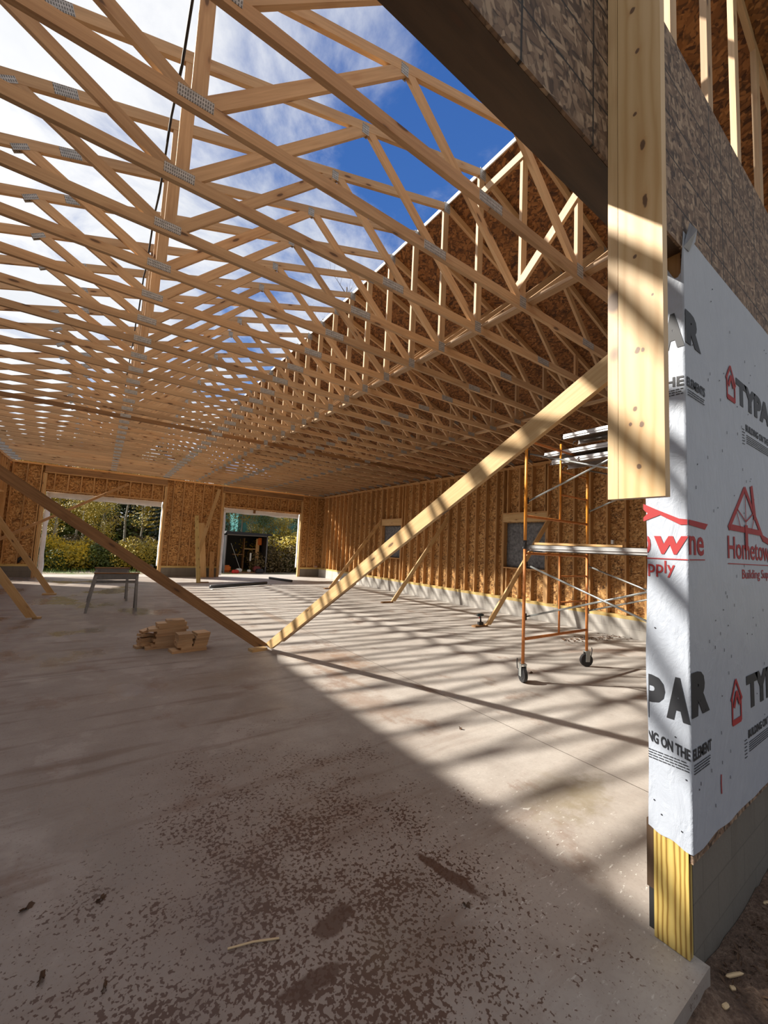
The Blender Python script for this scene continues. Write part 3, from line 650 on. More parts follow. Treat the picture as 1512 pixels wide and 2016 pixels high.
    # tiny illegible print under the slogans: thin rows
def tiny(face, a, b, z, rows, dz=.012, seed=1, name='small_print', h=.004):
    rnd = random.Random(seed); polys = []
    for r in range(rows):
        s_ = a; sg = 1 if b > a else -1
        while (b-s_)*sg > .01:
            w_ = rnd.uniform(.006, .022); e = s_+sg*min(w_, abs(b-s_)); zz = z-dz*r; p = [(s_, zz), (e, zz), (e, zz+h), (s_, zz+h)]
            polys.append(p); s_ = e+sg*rnd.uniform(.003, .006)
    return flatmesh(name, polys, face, K)
tiny('x', 2.28, 2.50, 2.565, 3, seed=1); tiny('j', .86, .745, 2.570, 3, seed=2); tiny('x', 2.28, 2.48, .815, 4, seed=3); tiny('j', .91, .745, .825, 4, seed=4)
for (xb, zb) in ((3.10, 2.45), (2.98, .66)):
    text('BUILDING ON THE ELEMENTS', 'x', xb+.10, zb+.10, xb+.9, .045, K, bold=.03); tiny('x', xb+.11, xb+.7, zb+.075, 5, seed=int(xb*100))
    tiny('x', xb+.03, xb+.08, zb+.10, 6, .018, seed=5)
# small house icons (open house outline, chevron roof)
def house(x0, z0, w, h):
    t = .018; R = []
    def seg(a, b, wd=t):
        d = Vector((b[0]-a[0], b[1]-a[1])); d.normalize(); n_ = Vector((-d.y, d.x))*wd/2
        R.append([(a[0]+n_.x, a[1]+n_.y), (a[0]-n_.x, a[1]-n_.y), (b[0]-n_.x, b[1]-n_.y), (b[0]+n_.x, b[1]+n_.y)])
    seg((x0+w*.12, z0), (x0+w*.12, z0+h*.62)); seg((x0+w*.12, z0+.008), (x0+w, z0+.008), .03); seg((x0+w, z0), (x0+w, z0+h*.62)); seg((x0, z0+h*.55), (x0+w*.5, z0+h)); seg((x0+w*.5, z0+h), (x0+w*1.1, z0+h*.5))
    seg((x0+w*.25, z0+h*.38), (x0+w*.55, z0+h*.72), .026); seg((x0+w*.55, z0+h*.72), (x0+w*.85, z0+h*.40), .026)
    for i, p in enumerate(R): flatmesh('house_emblem', [p], 'x', M_RED, .0004*i)
house(2.85, 2.68, .15, .20); house(2.80, .885, .16, .225); house(5.0, 1.89, .16, .2)
# red supplier mark: roof truss over the name
def supplier(x0, z0, s=1.0):
    polys = []
    def seg(a, b, wd):
        d = Vector((b[0]-a[0], b[1]-a[1])); d.normalize(); n_ = Vector((-d.y, d.x))*wd/2
        polys.append([(x0+s*(a[0]+n_.x), z0+s*(a[1]+n_.y)), (x0+s*(a[0]-n_.x), z0+s*(a[1]-n_.y)), (x0+s*(b[0]-n_.x), z0+s*(b[1]-n_.y)), (x0+s*(b[0]+n_.x), z0+s*(b[1]+n_.y))])
    seg((0, .16), (.31, .42), .032); seg((.31, .42), (.66, .14), .036); seg((.66, .14), (.98, .10), .04); seg((.02, .17), (.62, .17), .034); seg((.44, .45), (.5, .25), .05)
    seg((.31, .40), (.31, .18), .008); seg((.31, .22), (.16, .28), .007); seg((.31, .22), (.46, .28), .007); seg((.42, .18), (.48, .26), .007); seg((.2, .18), (.14, .26), .007); seg((.31, .05), (.31, .2), .05)
    for i, p in enumerate(polys): flatmesh('truss_emblem', [p], 'x', M_RED, .0003*i)
    text('Hometowne', 'x', x0-.02, z0-.005, x0+s*1.0, .125*s, M_RED, bold=.012); flatmesh('rule', [[(x0-.02, z0-.035), (x0+1.0*s, z0-.035), (x0+1.0*s, z0-.030), (x0-.02, z0-.030)]], 'x', M_RED)
    text('Building Supply', 'x', x0+.22, z0-.115, x0+s*.9, .055*s, M_RED, bold=.004)
supplier(2.83, 1.765, 1.0); supplier(6.3, 1.0)
# same mark running round the corner: "...owne / ...pply"
flatmesh('truss_emblem', [[(.925, 2.015), (.925, 1.985), (.905, 1.965), (.925, 1.945), (.925, 1.925), (.85, 1.955), (.765, 1.905), (.737, 1.905), (.737, 1.93), (.77, 1.935), (.87, 1.985)]], 'j', M_RED)
flatmesh('truss_emblem', [[(2.264, 1.905), (2.47, 1.895), (2.51, 1.925), (2.264, 1.93)]], 'x', M_RED)
text('o', 'j', .935, 1.763, .893, .092, M_RED, bold=.03); text('w', 'j', .886, 1.763, .742, .088, M_RED, bold=.03, italic=.1); text('ne', 'x', 2.264, 1.763, 2.45, .092, M_RED, bold=.016)
flatmesh('rule', [[(.915, 1.738), (.737, 1.738), (.737, 1.743), (.915, 1.743)]], 'j', M_RED); flatmesh('rule', [[(2.262, 1.738), (2.46, 1.742), (2.46, 1.747), (2.262, 1.743)]], 'x', M_RED)
text('pply', 'j', .905, 1.672, .79, .062, M_RED, bold=.01)
# staple and nail marks
rnd = random.Random(3); polys = []
for i in range(90):
    x = 2.33+1.6*rnd.random()**1.1; z = .55+2.7*rnd.random()
    if rnd.random() < .5: polys.append([(x, z), (x+.006, z+.001), (x+.008, z+.006), (x+.002, z+.008)])
    else: polys.append([(x, z), (x+.003, z), (x+.003, z+.016), (x, z+.016)])
flatmesh('staple_marks', polys, 'x', M_NAIL, .0005)['kind'] = 'stuff'
polys = [[(y_, z_), (y_-.006, z_+.001), (y_-.005, z_+.006), (y_, z_+.006)] for y_, z_ in ((.86, .55), (.78, .52), (.89, .60), (.76, .75), (.80, .92), (.88, 1.4))]
flatmesh('staple_marks', polys, 'j', M_NAIL, .0005)['kind'] = 'stuff'
flatmesh('red_scratch', [[(2.62, .60), (2.63, .60), (2.626, .65), (2.63, .69), (2.62, .69), (2.616, .65)]], 'x', M_RED, .0006)

# ------------------------------------------------------------------ wall braces
def foot_block(p, sx, sy, label, h=.038, rz=0, m=M_BRACE):
    o = MB().box((-sx/2, -sy/2, 0), (sx/2, sy/2, h)).obj('foot_block', m); o.location = (p[0], p[1], 0); o.rotation_euler[2] = rz; return tag(o, label, 'wood block')
UP = (0, 0, 1)
# big pair in the middle of the slab
tb = thing_board('wall_brace', (2.36, 6.40, .07), (2.30, 1.02, 2.86), .14, .038, (1, 0, 0), M_BRACE, 'long pale sunlit brace board rising from the mid-floor foot to the near opening', 'brace board', cut=(UP, None))
thing_board('splice_board', (2.405, 5.95, .28), (2.36, 3.9, 1.345), .089, .038, (1, 0, 0), M_OLD, 'short board nailed along the lower back of the sunlit brace', 'splice board')
thing_board('wall_brace', (2.27, 6.47, .07), (-2.76, 7.13, 3.62), .14, .038, (0, 1, .0), M_OLD, 'long dark brown brace board rising left from the mid-floor foot', 'brace board', cut=(UP, (1, 0, 0)))
foot_block((2.22, 6.5), .26, .14, 'small wood block under the feet of the crossing mid-floor braces', rz=.2)
# left wall braces
for (x, y), lab in (((-.93, 10.41), 'orange-brown brace board to the left wall, nearer of the two'), ((-.95, 14.42), 'tan brace board to the left wall, standing on a block farther back')):
    s_ = (2.0/ (2.83-.6)) * 1.0
    s_ = (.881/.57) if y < 12 else (1.869/1.20)
    xt = XL+.02; zt = .04+(x-xt)*s_
    thing_board('wall_brace', (x, y, .045), (xt, y, zt), .14, .038, (0, 1, 0), M_BRACE, lab, 'brace board', 'braces to the left wall', cut=(UP, (1, 0, 0)))
foot_block((-.97, 14.36), .30, .18, 'wood block under the foot of the rear left brace')
foot_block((-.86, 10.52), .14, .1, 'small wood block behind the foot of the near left brace')
# right wall braces
for (x, y, yt, zt), lab in (((7.56, 6.40, 6.22, 2.70), 'brace board to the right wall beside the cordless drill'), ((7.72, 10.33, 10.0, 2.86), 'brace board leaning to the right wall midway between the windows'), ((7.54, 14.2, 14.1, 2.80), 'brace board leaning to the right wall beyond the far window')):
    thing_board('wall_brace', (x, y, .05), (XR-.01, yt, zt), .13, .038, (0, 1, 0), M_BRACE, lab, 'brace board', 'braces to the right wall', cut=(UP, (1, 0, 0)))
foot_block((7.42, 6.52), .42, .12, 'wood block on the slab under the cordless drill', m=M_OLD); foot_block((7.55, 10.42), .40, .12, 'wood block at the foot of the middle right brace', m=M_OLD); foot_block((7.5, 14.3), .36, .12, 'wood block at the foot of the farthest right brace', m=M_OLD)
# thin brace across the far left door
thing_board('wall_brace', (.80, 19.55, 3.80), (-2.70, 16.4, 1.22), .089, .038, (0, 1, .2), M_STUD, 'thin slanting board crossing the left far door opening', 'brace board')
# boards by the pier between the doors
thing_board('leaning_board', (3.30, 17.05, 0.0), (3.42, 19.25, 2.70), .05, .15, (1, 0, 0), M_PLATE_W, 'pale board leaning on edge against the pier between the far doors', 'board', 'boards leaning between the far doors')
thing_board('leaning_board', (3.95, 19.45, .0), (3.72, 19.66, 2.42), .24, .04, (0, 1, 0), M_BRACE, 'wide board standing against the pier between the far doors', 'board', 'boards leaning between the far doors')
thing_board('leaning_board', (4.28, 19.45, .0), (4.27, 19.66, 1.15), .2, .04, (0, 1, 0), M_STUD, 'short wide board beside the wide board at the far pier', 'board', 'boards leaning between the far doors')
thing_board('wall_brace', (3.42, 18.35, .95), (4.36, 19.62, 4.02), .14, .038, (0, 1, 0), M_BRACE, 'brace board slanting up to the pier beside the right far door', 'brace board')
foot_block((3.5, 17.1), .35, .12, 'dark wood block at the foot of the pale leaning board', m=M_OLD)

# ------------------------------------------------------------------ scaffold
sfd = empty('scaffold_tower', (5.7, 2.5, 0)); tag(sfd, 'orange rolling scaffold tower with grey cross braces by the right wall', 'scaffold')
OX, OY = 5.7, 2.5
def L(p): return (p[0]-OX, p[1]-OY, p[2])
def sp(name, pts, r, m, par=None): return MB().tube([L(p) for p in pts], r, 12).obj(name, m, par or sfd, smooth=True)
AX, BX, IX = 4.865, 6.50, 5.72; FY = (3.50, 1.40)
for y in FY:
    for x in (AX, BX):
        sp('post', [(x, y, .24), (x, y, 1.86)], .0215, M_ORANGE2); sp('post', [(x, y, 1.87), (x, y, 3.50)], .0215, M_ORANGE); sp('coupling_pin', [(x, y, 1.80), (x, y, 1.92)], .0235, M_BLKMET)
    sp('ledger', [(AX, y, .57), (BX, y, .57)], .020, M_ORANGE2); sp('ledger', [(AX, y, 1.74), (BX, y, 1.74)], .018, M_ORANGE2)
    sp('ledger', [(AX, y, 2.26), (BX, y, 2.26)], .019, M_ORANGE2); sp('ledger', [(AX, y, 3.34), (BX, y, 3.34)], .018, M_ORANGE2)
    sp('inner_post', [(IX, y, .57), (IX, y, 1.74)], .015, M_ORANGE2); sp('inner_post', [(IX, y, 2.26), (IX, y, 3.45)], .015, M_ORANGE)
    for z in (1.03, 1.42): sp('rung', [(IX, y, z), (BX, y, z)], .013, M_ORANGE2)
    for z in (2.66, 3.02): sp('rung', [(IX, y, z), (BX, y, z)], .013, M_ORANGE2)
    for x in (AX, BX):
        for z in (.87, 1.58, 2.48, 3.16):
            lk = MB(); px_, py_, pz_ = L((x, y, z)); lk.box((px_+.015, py_-.018, pz_-.045), (px_+.045, py_+.018, pz_+.045)); lk.tube([(px_+.02, py_, pz_), (px_+.07, py_, pz_)], .009, 8); lk.obj('brace_lock', M_BLKMET if x == AX else M_GALV, sfd)
for x in (AX+.055, BX+.055):
    for za, zb in ((.87, 1.58), (1.58, .87), (2.48, 3.30), (3.16, 2.48)):
        dx = .012 if za < zb else 0
        sp('cross_brace', [(x+dx, FY[0], za), (x+dx, FY[1], zb)], .0125, M_GALV)
def caster(x, y, rz):
    c = empty('caster'); c.parent = sfd; c.location = L((x, y, 0)); c.rotation_euler[2] = rz
    w = MB(); w.tube([(-.006, -.022, .102), (-.006, .022, .102)], .1, 28); w.tube([(-.006, -.026, .102), (-.006, .026, .102)], .062, 24); wo = w.obj('wheel', M_BLACK, c, smooth=False)
    h = MB(); h.tube([(-.006, -.034, .102), (-.006, .034, .102)], .022, 14); h.obj('hub', M_GALV, c)
    f = MB()
    for s in (-1, 1):
        f.add([(-.035, s*.034, .08), (.03, s*.034, .08), (.045, s*.034, .235), (-.03, s*.034, .235), (-.035, s*.040, .08), (.03, s*.040, .08), (.045, s*.040, .235), (-.03, s*.040, .235)], [(0, 1, 2, 3), (7, 6, 5, 4), (0, 4, 5, 1), (1, 5, 6, 2), (2, 6, 7, 3), (3, 7, 4, 0)])
    f.box((-.035, -.042, .228), (.048, .042, .245)); f.tube([(.0, 0, .24), (.0, 0, .34)], .018, 12); f.obj('fork', M_GALV, c)
    k = MB().tube([(.045, .03, .15), (.10, .03, .16), (.115, .03, .25), (.105, .03, .29)], .007, 8); k.obj('brake_lever', M_BLKMET, c)
caster(AX, FY[0], math.radians(62)); caster(BX, FY[0], math.radians(-28)); caster(AX, FY[1], .4); caster(BX, FY[1], -.6)
# aluminium planks lying on the frames
def plank(x0, x1, y0, y1, z, label):
    p = empty('scaffold_plank', ((x0+x1)/2, (y0+y1)/2, z)); tag(p, label, 'scaffold plank'); hx, hy = (x1-x0)/2, (y1-y0)/2
    for s in (-1, 1):
        r = MB(); xo = s*hx; r.box((min(xo, xo-s*.006), -hy, 0), (max(xo, xo-s*.006), hy, .085)); r.box((min(xo, xo-s*.03), -hy, 0), (max(xo, xo-s*.03), hy, .006)); r.box((min(xo, xo-s*.035), -hy, .079), (max(xo, xo-s*.035), hy, .085)); r.box((min(xo, xo+s*.012), -hy, .035), (max(xo, xo+s*.012), hy, .045)); r.obj('side_rail', M_ALU, p)
    MB().box((-hx+.036, -hy, .067), (hx-.036, hy, .079)).obj('deck', plain('plank_deck', (.16, .12, .09), .8), p)
    for s in (-1, 1):
        for q in (-1, 1): MB().tube([(q*(hx-.06), s*hy, .05), (q*(hx-.06), s*(hy+.05), .05), (q*(hx-.06), s*(hy+.06), .01)], .008, 8).obj('hook', M_BLKMET, p)
    return p
plank(4.90, 5.38, 1.28, 3.55, 1.775, 'aluminium scaffold plank at chest height on the scaffold, with a board on it')
plank(5.95, 6.43, 1.28, 3.80, 3.20, 'aluminium scaffold plank lying on the upper scaffold frame'); plank(5.98, 6.44, 1.0, 3.62, 3.60, 'topmost aluminium scaffold plank, level with the post tops')
plank(6.02, 6.46, 1.4, 3.98, 3.36, 'aluminium scaffold plank stacked just above the upper scaffold plank')
thing_board('loose_board', (5.0, 3.42, 1.88), (5.3, 2.4, 1.88), .14, .03, (0, 0, 1), M_BRACE, 'short loose board lying on the chest-high scaffold plank', 'board')

# ------------------------------------------------------------------ cordless drill on its block
d = empty('cordless_drill', (7.42, 6.52, .038), 2.9); tag(d, 'black cordless drill standing on its battery by the right brace foot', 'drill')
b = MB(); b.tube([(-.09, 0, .225), (-.05, 0, .225), (.06, 0, .225), (.075, 0, .225)], [.026, .034, .034, .026], 16); b.obj('motor_body', M_DRILL, d, smooth=True)
MB().tube([(.0, 0, .21), (-.015, 0, .14), (-.02, 0, .07)], [.02, .018, .022], 12).obj('grip', M_BLACK, d, smooth=True)
MB().box((-.075, -.036, 0), (.045, .036, .065)).obj('battery', M_BLACK, d)
MB().tube([(.075, 0, .225), (.115, 0, .225), (.12, 0, .225), (.17, 0, .225)], [.02, .016, .006, .005], 12).obj('chuck', M_GALV, d, smooth=True)
MB().box((.005, -.006, .15), (.022, .006, .185)).obj('trigger', M_REDP, d)

# ------------------------------------------------------------------ sawhorses
def sawhorse(x0, x1, y, label, dark):
    s = empty('sawhorse', ((x0+x1)/2, y, 0)); tag(s, label, 'sawhorse', 'steel sawhorses on the slab'); hx = (x1-x0)/2
    MB().box((-hx-.02, -.055, .83), (hx+.02, .055, .852)).obj('top_cap', M_OLD, s)
    t = MB(); t.box((-hx, -.045, .70), (hx, -.04, .83)); t.box((-hx, .04, .70), (hx, .045, .83)); t.box((-hx, -.045, .825), (hx, .045, .83)); t.obj('beam', M_SAWH, s)
    for sy in (-1, 1): MB().box((-hx+.01, sy*.075-.012, .62), (hx-.01, sy*.075+.012, .67)).obj('cross_rail', M_SAWH, s)
    for sx in (-1, 1):
        for sy in (-1, 1):
            splay = .13 if sx < 0 else .02
            top = Vector((sx*(hx-.03), sy*.045, .78)); ft = Vector((sx*(hx-.03+splay), sy*.24, 0.0)); board('leg', ft, top, .05, .03, (0, 1, 0), M_SAWH, s, 0, (UP, None))
    return s
sawhorse(.0, .84, 11.15, 'grey steel sawhorse, nearer of the two left of the crossing braces', False)
sawhorse(.0, .74, 12.9, 'dark steel sawhorse directly behind the nearer sawhorse', True)

# ------------------------------------------------------------------ pile of offcuts
def offcut(x, y, z, l, w, rz, label, tilt=0, h=.038):
    o = MB().box((-l/2, -w/2, 0), (l/2, w/2, h)).obj('wood_offcut', M_LUM); o.location = (x, y, z); o.rotation_euler = (0, tilt, rz); tag(o, label, 'wood offcut', 'offcuts piled on the slab')
R = .22
stackA = [(.98, .52), (1.02, .46), (1.05, .42), (1.04, .44), (1.06, .40), (1.07, .44), (1.06, .42), (1.03, .56), (1.06, .40), (1.06, .42), (1.10, .25)]
nm = ['bottom', 'second', 'third', 'fourth', 'fifth', 'sixth', 'seventh', 'eighth', 'ninth', 'tenth', 'topmost']
for i, (x, l) in enumerate(stackA): offcut(x+random.uniform(-.012, .012), 7.28, .0385*i, l, .19, R*.4+random.uniform(-.05, .05), '%s wood offcut of the tall stack in the pile' % nm[i])
stackB = [(1.27, .50), (1.33, .36), (1.20, .20), (1.205, .22), (1.20, .20), (1.21, .22), (1.205, .21)]
for i, (x, l) in enumerate(stackB): offcut(x, 6.93, .0385*i, l, .22, .1+random.uniform(-.04, .04), '%s wood offcut of the front stack, left column' % nm[i])
for i, k in enumerate((2, 3, 4, 5, 6)): offcut(1.425+.006*i, 6.95, .0385*k, .20, .23, .08+.03*i, '%s wood offcut of the front stack, right column' % ('lowest', 'second', 'middle', 'fourth', 'top')[i])
for i, (x, y, z, l, t, rz) in enumerate([(.74, 7.40, 0, .30, 0, .25), (.76, 7.38, .0385, .24, 0, .5), (.74, 7.40, .077, .22, 0, .3), (.75, 7.40, .116, .22, 0, .4), (.73, 7.38, .17, .20, .1, .6), (.77, 7.42, .24, .22, -.22, .35)]): offcut(x, y, z, l, .14, rz, '%s offcut of the small leaning heap at the left of the pile' % ('lowest', 'second lowest', 'third lowest', 'fourth lowest', 'dark fifth', 'uppermost')[i], t)

# ------------------------------------------------------------------ pipes and small things far back
o = MB().tube([(3.30, 15.02, .075), (5.65, 16.1, .075)], .062, 16).obj('pipe', M_PIPE, smooth=True); tag(o, 'long dark pipe lying on the slab before the right far door', 'pipe')
thing_board('thin_plank', (3.30, 14.83, .012), (5.75, 15.92, .012), .12, .02, (0, 0, 1), M_WHITE, 'long white-edged plank lying along the front of the long pipe', 'plank')
o = MB().tube([(6.62, 18.5, .055), (7.1, 17.0, .055)], .05, 16).obj('pipe', M_PIPE, smooth=True); tag(o, 'short dark pipe lying near the right far door', 'pipe')
o = MB().tube([(-2.35, 0, 0), (-2.31, 0, .12), (-2.2, 0, .2), (-2.08, 0, .2), (-1.97, 0, .1), (-1.93, 0, 0)], [.045, .06, .065, .065, .06, .045], 12).obj('black_bag', M_BLACK, smooth=True); o.location = (0, 19.785, SB+.095); tag(o, 'black slumped bag on the sill ledge left of the left far door', 'bag')
o = MB().box((-.09, -.05, 0), (.09, .05, .09)).obj('rag_bundle', plain('rag', (.42, .28, .24), .9)); o.location = (9.52, 19.78, SB+.038); tag(o, 'small crumpled pinkish rag on the sill in the far right corner', 'rag')
o = MB().box((-.05, -.03, 0), (.05, .03, .18)).obj('header_clip', M_OLD); o.location = (6.1, YF+.10, 3.06); tag(o, 'dark wood cleat hanging from the head of the right far door', 'cleat')

# ------------------------------------------------------------------ debris: leaves and chips
def leaf(name, x, y, s, rz, label, m=M_LEAFD, z=.002, cat='leaf'):
    mb = MB(); n_ = 9; vs = [(0, 0, .006)]
    for i in range(n_*2):
        a = math.pi*2*i/(n_*2); r = s*(.5+.5*abs(math.cos(a)))*(.75 if i % 2 else 1.05); vs.append((r*math.cos(a), r*.6*math.sin(a), .012*math.sin(a*2)+.013*random.random()))
    mb.add(vs, [(0, i+1, (i+1) % (n_*2)+1) for i in range(n_*2)]); o = mb.obj(name, m); o.location = (x, y, z); o.rotation_euler[2] = rz; tag(o, label, cat)
    sd = o.modifiers.new('s', 'SOLIDIFY'); sd.thickness = .0015; return o
leaf('dry_leaf', -.12, 2.535, .03, .3, 'curled dark leaf nearest the left picture edge on the slab'); leaf('dry_leaf', -.03, 2.12, .026, 1.2, 'dark leaf in the lower left corner of the slab')
leaf('dry_leaf', .17, 1.955, .018, 1.0, 'small dark leaf right of the corner leaf on the muddy slab'); leaf('dry_leaf', .16, 2.42, .024, .4, 'flat dark leaf among the mud blotches at lower left')
leaf('dry_leaf', 1.63, 1.47, .022, 2.0, 'dark leaf at the end of the soil streak'); leaf('dry_leaf', 1.72, 2.25, .014, .5, 'tiny leaf in the pale patch of the slab'); leaf('dry_leaf', 5.34, 3.70, .05, .1, 'small dark leaf by the scaffold caster'); leaf('dry_leaf', 3.05, 2.89, .03, 1, 'brown leaf on the sunlit slab')
o = MB().tube([(.60, 1.86, .006), (.70, 1.83, .009), (.80, 1.79, .006)], .004, 6).obj('twig', M_CHIP); tag(o, 'thin pale twig on the mud-spotted slab', 'twig')
mb = MB(); rnd = random.Random(5)
for i in range(170):
    t = rnd.random(); x = 7.9+1.75*t+rnd.gauss(0, .06); y = 4.75-.30*t+rnd.gauss(0, .06+.08*t); s = .02+.03*rnd.random(); a = rnd.random()*6
    c_, s_ = math.cos(a)*s, math.sin(a)*s; z = .004+.02*rnd.random(); mb.add([(x-c_, y-s_, z), (x+s_*.5, y-c_*.5, z+.012), (x+c_, y+s_, z+.008), (x-s_*.5, y+c_*.5, z)], [(0, 1, 2, 3)])
tag(mb.obj('leaf_litter', M_LEAFD), 'swept line of dry leaves on the slab behind the scaffold', 'leaves', kind='stuff')
# outside soil: bark scraps and chips
mb = MB()
for i in range(1500):
    x = 2.35+2.6*rnd.random(); y = .70-1.1*rnd.random()**1.5; s = .005+.016*rnd.random(); a = rnd.random()*6; z = soilz(x, y)+.006
    c_, s_ = math.cos(a)*s, math.sin(a)*s; mb.add([(x-c_, y-s_, z-.01), (x+s_*.35, y-c_*.35, z+.004), (x+c_, y+s_, z+.012*rnd.random()), (x-s_*.35, y+c_*.35, z+.002)], [(0, 1, 2, 3)])
tag(mb.obj('bark_litter', M_LEAFD), 'dark bark and leaf scraps on the soil outside the wall', 'bark litter', kind='stuff')
for i, (p, q, w_, lab) in enumerate([((2.42, .675), (2.50, .635), .014, 'pale wood scrap on the soil by the slab corner'), ((3.12, .70), (3.2, .66), .018, 'pale wood scrap lying against the block wall outside'), ((2.25, .64), (2.28, .63), .018, 'small torn yellowish chip on the soil below the slab corner'), ((2.395, .655), (2.41, .64), .018, 'short stub of wood beside the pale scrap')]):
    z0 = max(soilz(*p), soilz(*q))+.008; o = MB().tube([Vector((p[0], p[1], 0)).lerp(Vector((q[0], q[1], .004)), t)+Vector((0, 0, rnd.uniform(-.001, .002))) for t in (0, .12, .5, .85, 1)], [w_*.22, w_*.5, w_*rnd.uniform(.42, .6), w_*.45, w_*.15], 6).obj('wood_scrap', M_CHIP); o.location = (0, 0, z0); tag(o, lab, 'wood scrap')

# ------------------------------------------------------------------ beyond the far wall
def leafcloud(mb, cx, cy, cz, rx, ry, rz, n_, s, rnd):
    n_ = int(n_*1.5)
    for i in range(n_):
        while True:
            a, b, c = (rnd.uniform(-1, 1) for _ in range(3))
            if a*a+b*b+c*c < 1: break
        p = Vector((cx+a*rx, cy+b*ry, cz+c*rz)); u = Vector((rnd.gauss(0, 1), rnd.gauss(0, 1), rnd.gauss(0, 1))).normalized(); v = u.orthogonal().normalized(); k = s*rnd.uniform(.5, 1.2)
        mb.add([p-u*k, p+v*k*.6, p+u*k, p-v*k*.6], [(0, 1, 2, 3)])
def make_tree(name, h, seed, lm, kind, bm=None):
    rnd = random.Random(seed); t = empty(name); tk = MB(); lf = MB()
    bend = [(0, 0, -.6)]
    for i in range(1, 7): bend.append((rnd.gauss(0, .06*i*.5), rnd.gauss(0, .06*i*.5), h*i/6))
    r = .035+h*.008; tk.tube(bend, [r*(1-.13*i) for i in range(7)], 7)
    if kind == 'spruce':
        for k in range(26):
            z = h*(.04+.95*k/26); R_ = (1-k/27)*h*.20+.12
            for j in range(11):
                a = rnd.random()*6.28; tip = Vector((math.cos(a)*R_, math.sin(a)*R_, z-R_*.25)); st = Vector((0, 0, z))
                for q in range(9):
                    p = st.lerp(tip, (q+.5)/9*rnd.uniform(.9, 1.1)); s = .10+.07*h/12; u = Vector((rnd.gauss(0, 1), rnd.gauss(0, 1), rnd.gauss(0, .5))).normalized(); v = u.orthogonal()
                    lf.add([p-u*s, p+v*s*.5, p+u*s, p-v*s*.5], [(0, 1, 2, 3)])
    else:
        nb = {'birch': 11, 'bush': 9, 'bare': 16}[kind]
        for k in range(nb):
            if kind == 'bush': a = 6.28*k/nb; e = Vector((math.cos(a)*h*rnd.uniform(.25, .6), math.sin(a)*h*rnd.uniform(.25, .6), h*rnd.uniform(.4, 1.0))); st = Vector((0, 0, 0))
            else:
                z = h*rnd.uniform(.3 if kind == 'birch' else .45, .97); a = rnd.random()*6.28; l = h*.11*rnd.uniform(.6, 1.3)*(1.25-z/h*.7); st = Vector((0, 0, z)); e = st+Vector((math.cos(a)*l, math.sin(a)*l, l*.9))
            mid = st.lerp(e, .5)+Vector((rnd.gauss(0, .05), rnd.gauss(0, .05), .08)); tk.tube([st, mid, e], [.02+.002*h/2, .014, .006], 5)
            if kind == 'bare':
                for q in range(4):
                    b0 = st.lerp(e, .35+.17*q); a2 = rnd.random()*6.28; tk.tube([b0, b0+Vector((math.cos(a2)*.5, math.sin(a2)*.5, .6))], [.010, .004], 4)
            if kind == 'birch': leafcloud(lf, e.x, e.y, e.z, h*.09, h*.09, h*.085, 150, .085, rnd); leafcloud(lf, mid.x, mid.y, mid.z, h*.07, h*.07, h*.08, 50, .08, rnd)
            if kind == 'bush': leafcloud(lf, e.x, e.y, e.z*.7, h*.33, h*.33, h*.36, 330, .07, rnd)
    tk.obj('trunk', bm or M_BARK, t, smooth=True)
    if lf.f: lf.obj('foliage', lm, t)
    return t
protos = {}
def plant(kind, x, y, z=-.4, s=1.0, label='', cat='tree', group=None):
    spec = {'aspen_a': ('aspen_tree', 9.5, 11, M_YEL, 'birch', None), 'aspen_b': ('aspen_tree', 8.5, 12, M_GRN, 'birch', None), 'aspen_c': ('aspen_tree', 10, 13, M_YEL, 'birch', None), 'spruce': ('spruce_tree', 10, 14, M_SPR, 'spruce', M_BARKD),
            'bush_g': ('bush', 1.5, 15, M_GRN, 'bush', M_BARKD), 'bush_y': ('bush', 2.0, 16, M_YEL, 'bush', M_BARKD), 'bush_b': ('bush', 1.7, 17, M_BRN, 'bush', M_BARKD), 'bare': ('bare_tree', 20, 18, M_BRN, 'bare', M_BARKD)}[kind]
    if kind not in protos: t = make_tree(*spec); protos[kind] = t
    else: t = copy_tree(protos[kind])
    t.location = (x, y, z); t.rotation_euler[2] = random.random()*6.28; t.scale = (s, s, s*random.uniform(.95, 1.1)); tag(t, label, cat, group); return t
rnd = random.Random(21)
# direction through a door: x grows with y.  left door spans x/y -.09..+.11, right door .235..+.43
def row(kinds, y, xs, lab, group, s=(1, 1.1), cat='tree'):
    for i, x in enumerate(xs):
        yy = y+rnd.uniform(-.7, .7); plant(kinds[i % len(kinds)], x, yy, -.42-.01*max(0, yy-20), rnd.uniform(*s), lab, cat, group)
import itertools
fr = lambda a, b, n_: [a+(b-a)*(i+.5)/n_+rnd.uniform(-.25, .25) for i in range(n_)]
row(['spruce'], 60, fr(-14, 28, 16), 'dark evergreen in the farthest row of the wood', 'evergreens far behind the yard', (1.3, 1.5))
row(['bush_g', 'bush_b'], 41, fr(-7, 8, 9), 'tall dark understory brush deep in the wood beyond the left far door', 'understory behind the left door', (2.2, 2.8), 'bush')
row(['bush_g', 'bush_b'], 37, fr(8.5, 17, 6), 'tall brush before the teal building', 'brush before the teal building', (1.5, 2.0), 'bush')
row(['spruce'], 52, fr(-10, 24, 12), 'dark evergreen in the backmost row beyond the far doors', 'evergreens behind the yard', (1.05, 1.25))
row(['aspen_b', 'spruce', 'aspen_c'], 44, fr(-6, 8, 9), 'slender tree in the dense wood beyond the left far door', 'wood behind the left door')
row(['aspen_a', 'aspen_b', 'aspen_c', 'aspen_a'], 37, fr(-5, 6, 11), 'thin pale-trunked aspen in the wood beyond the left far door', 'aspens beyond the left door', (.85, 1.0))
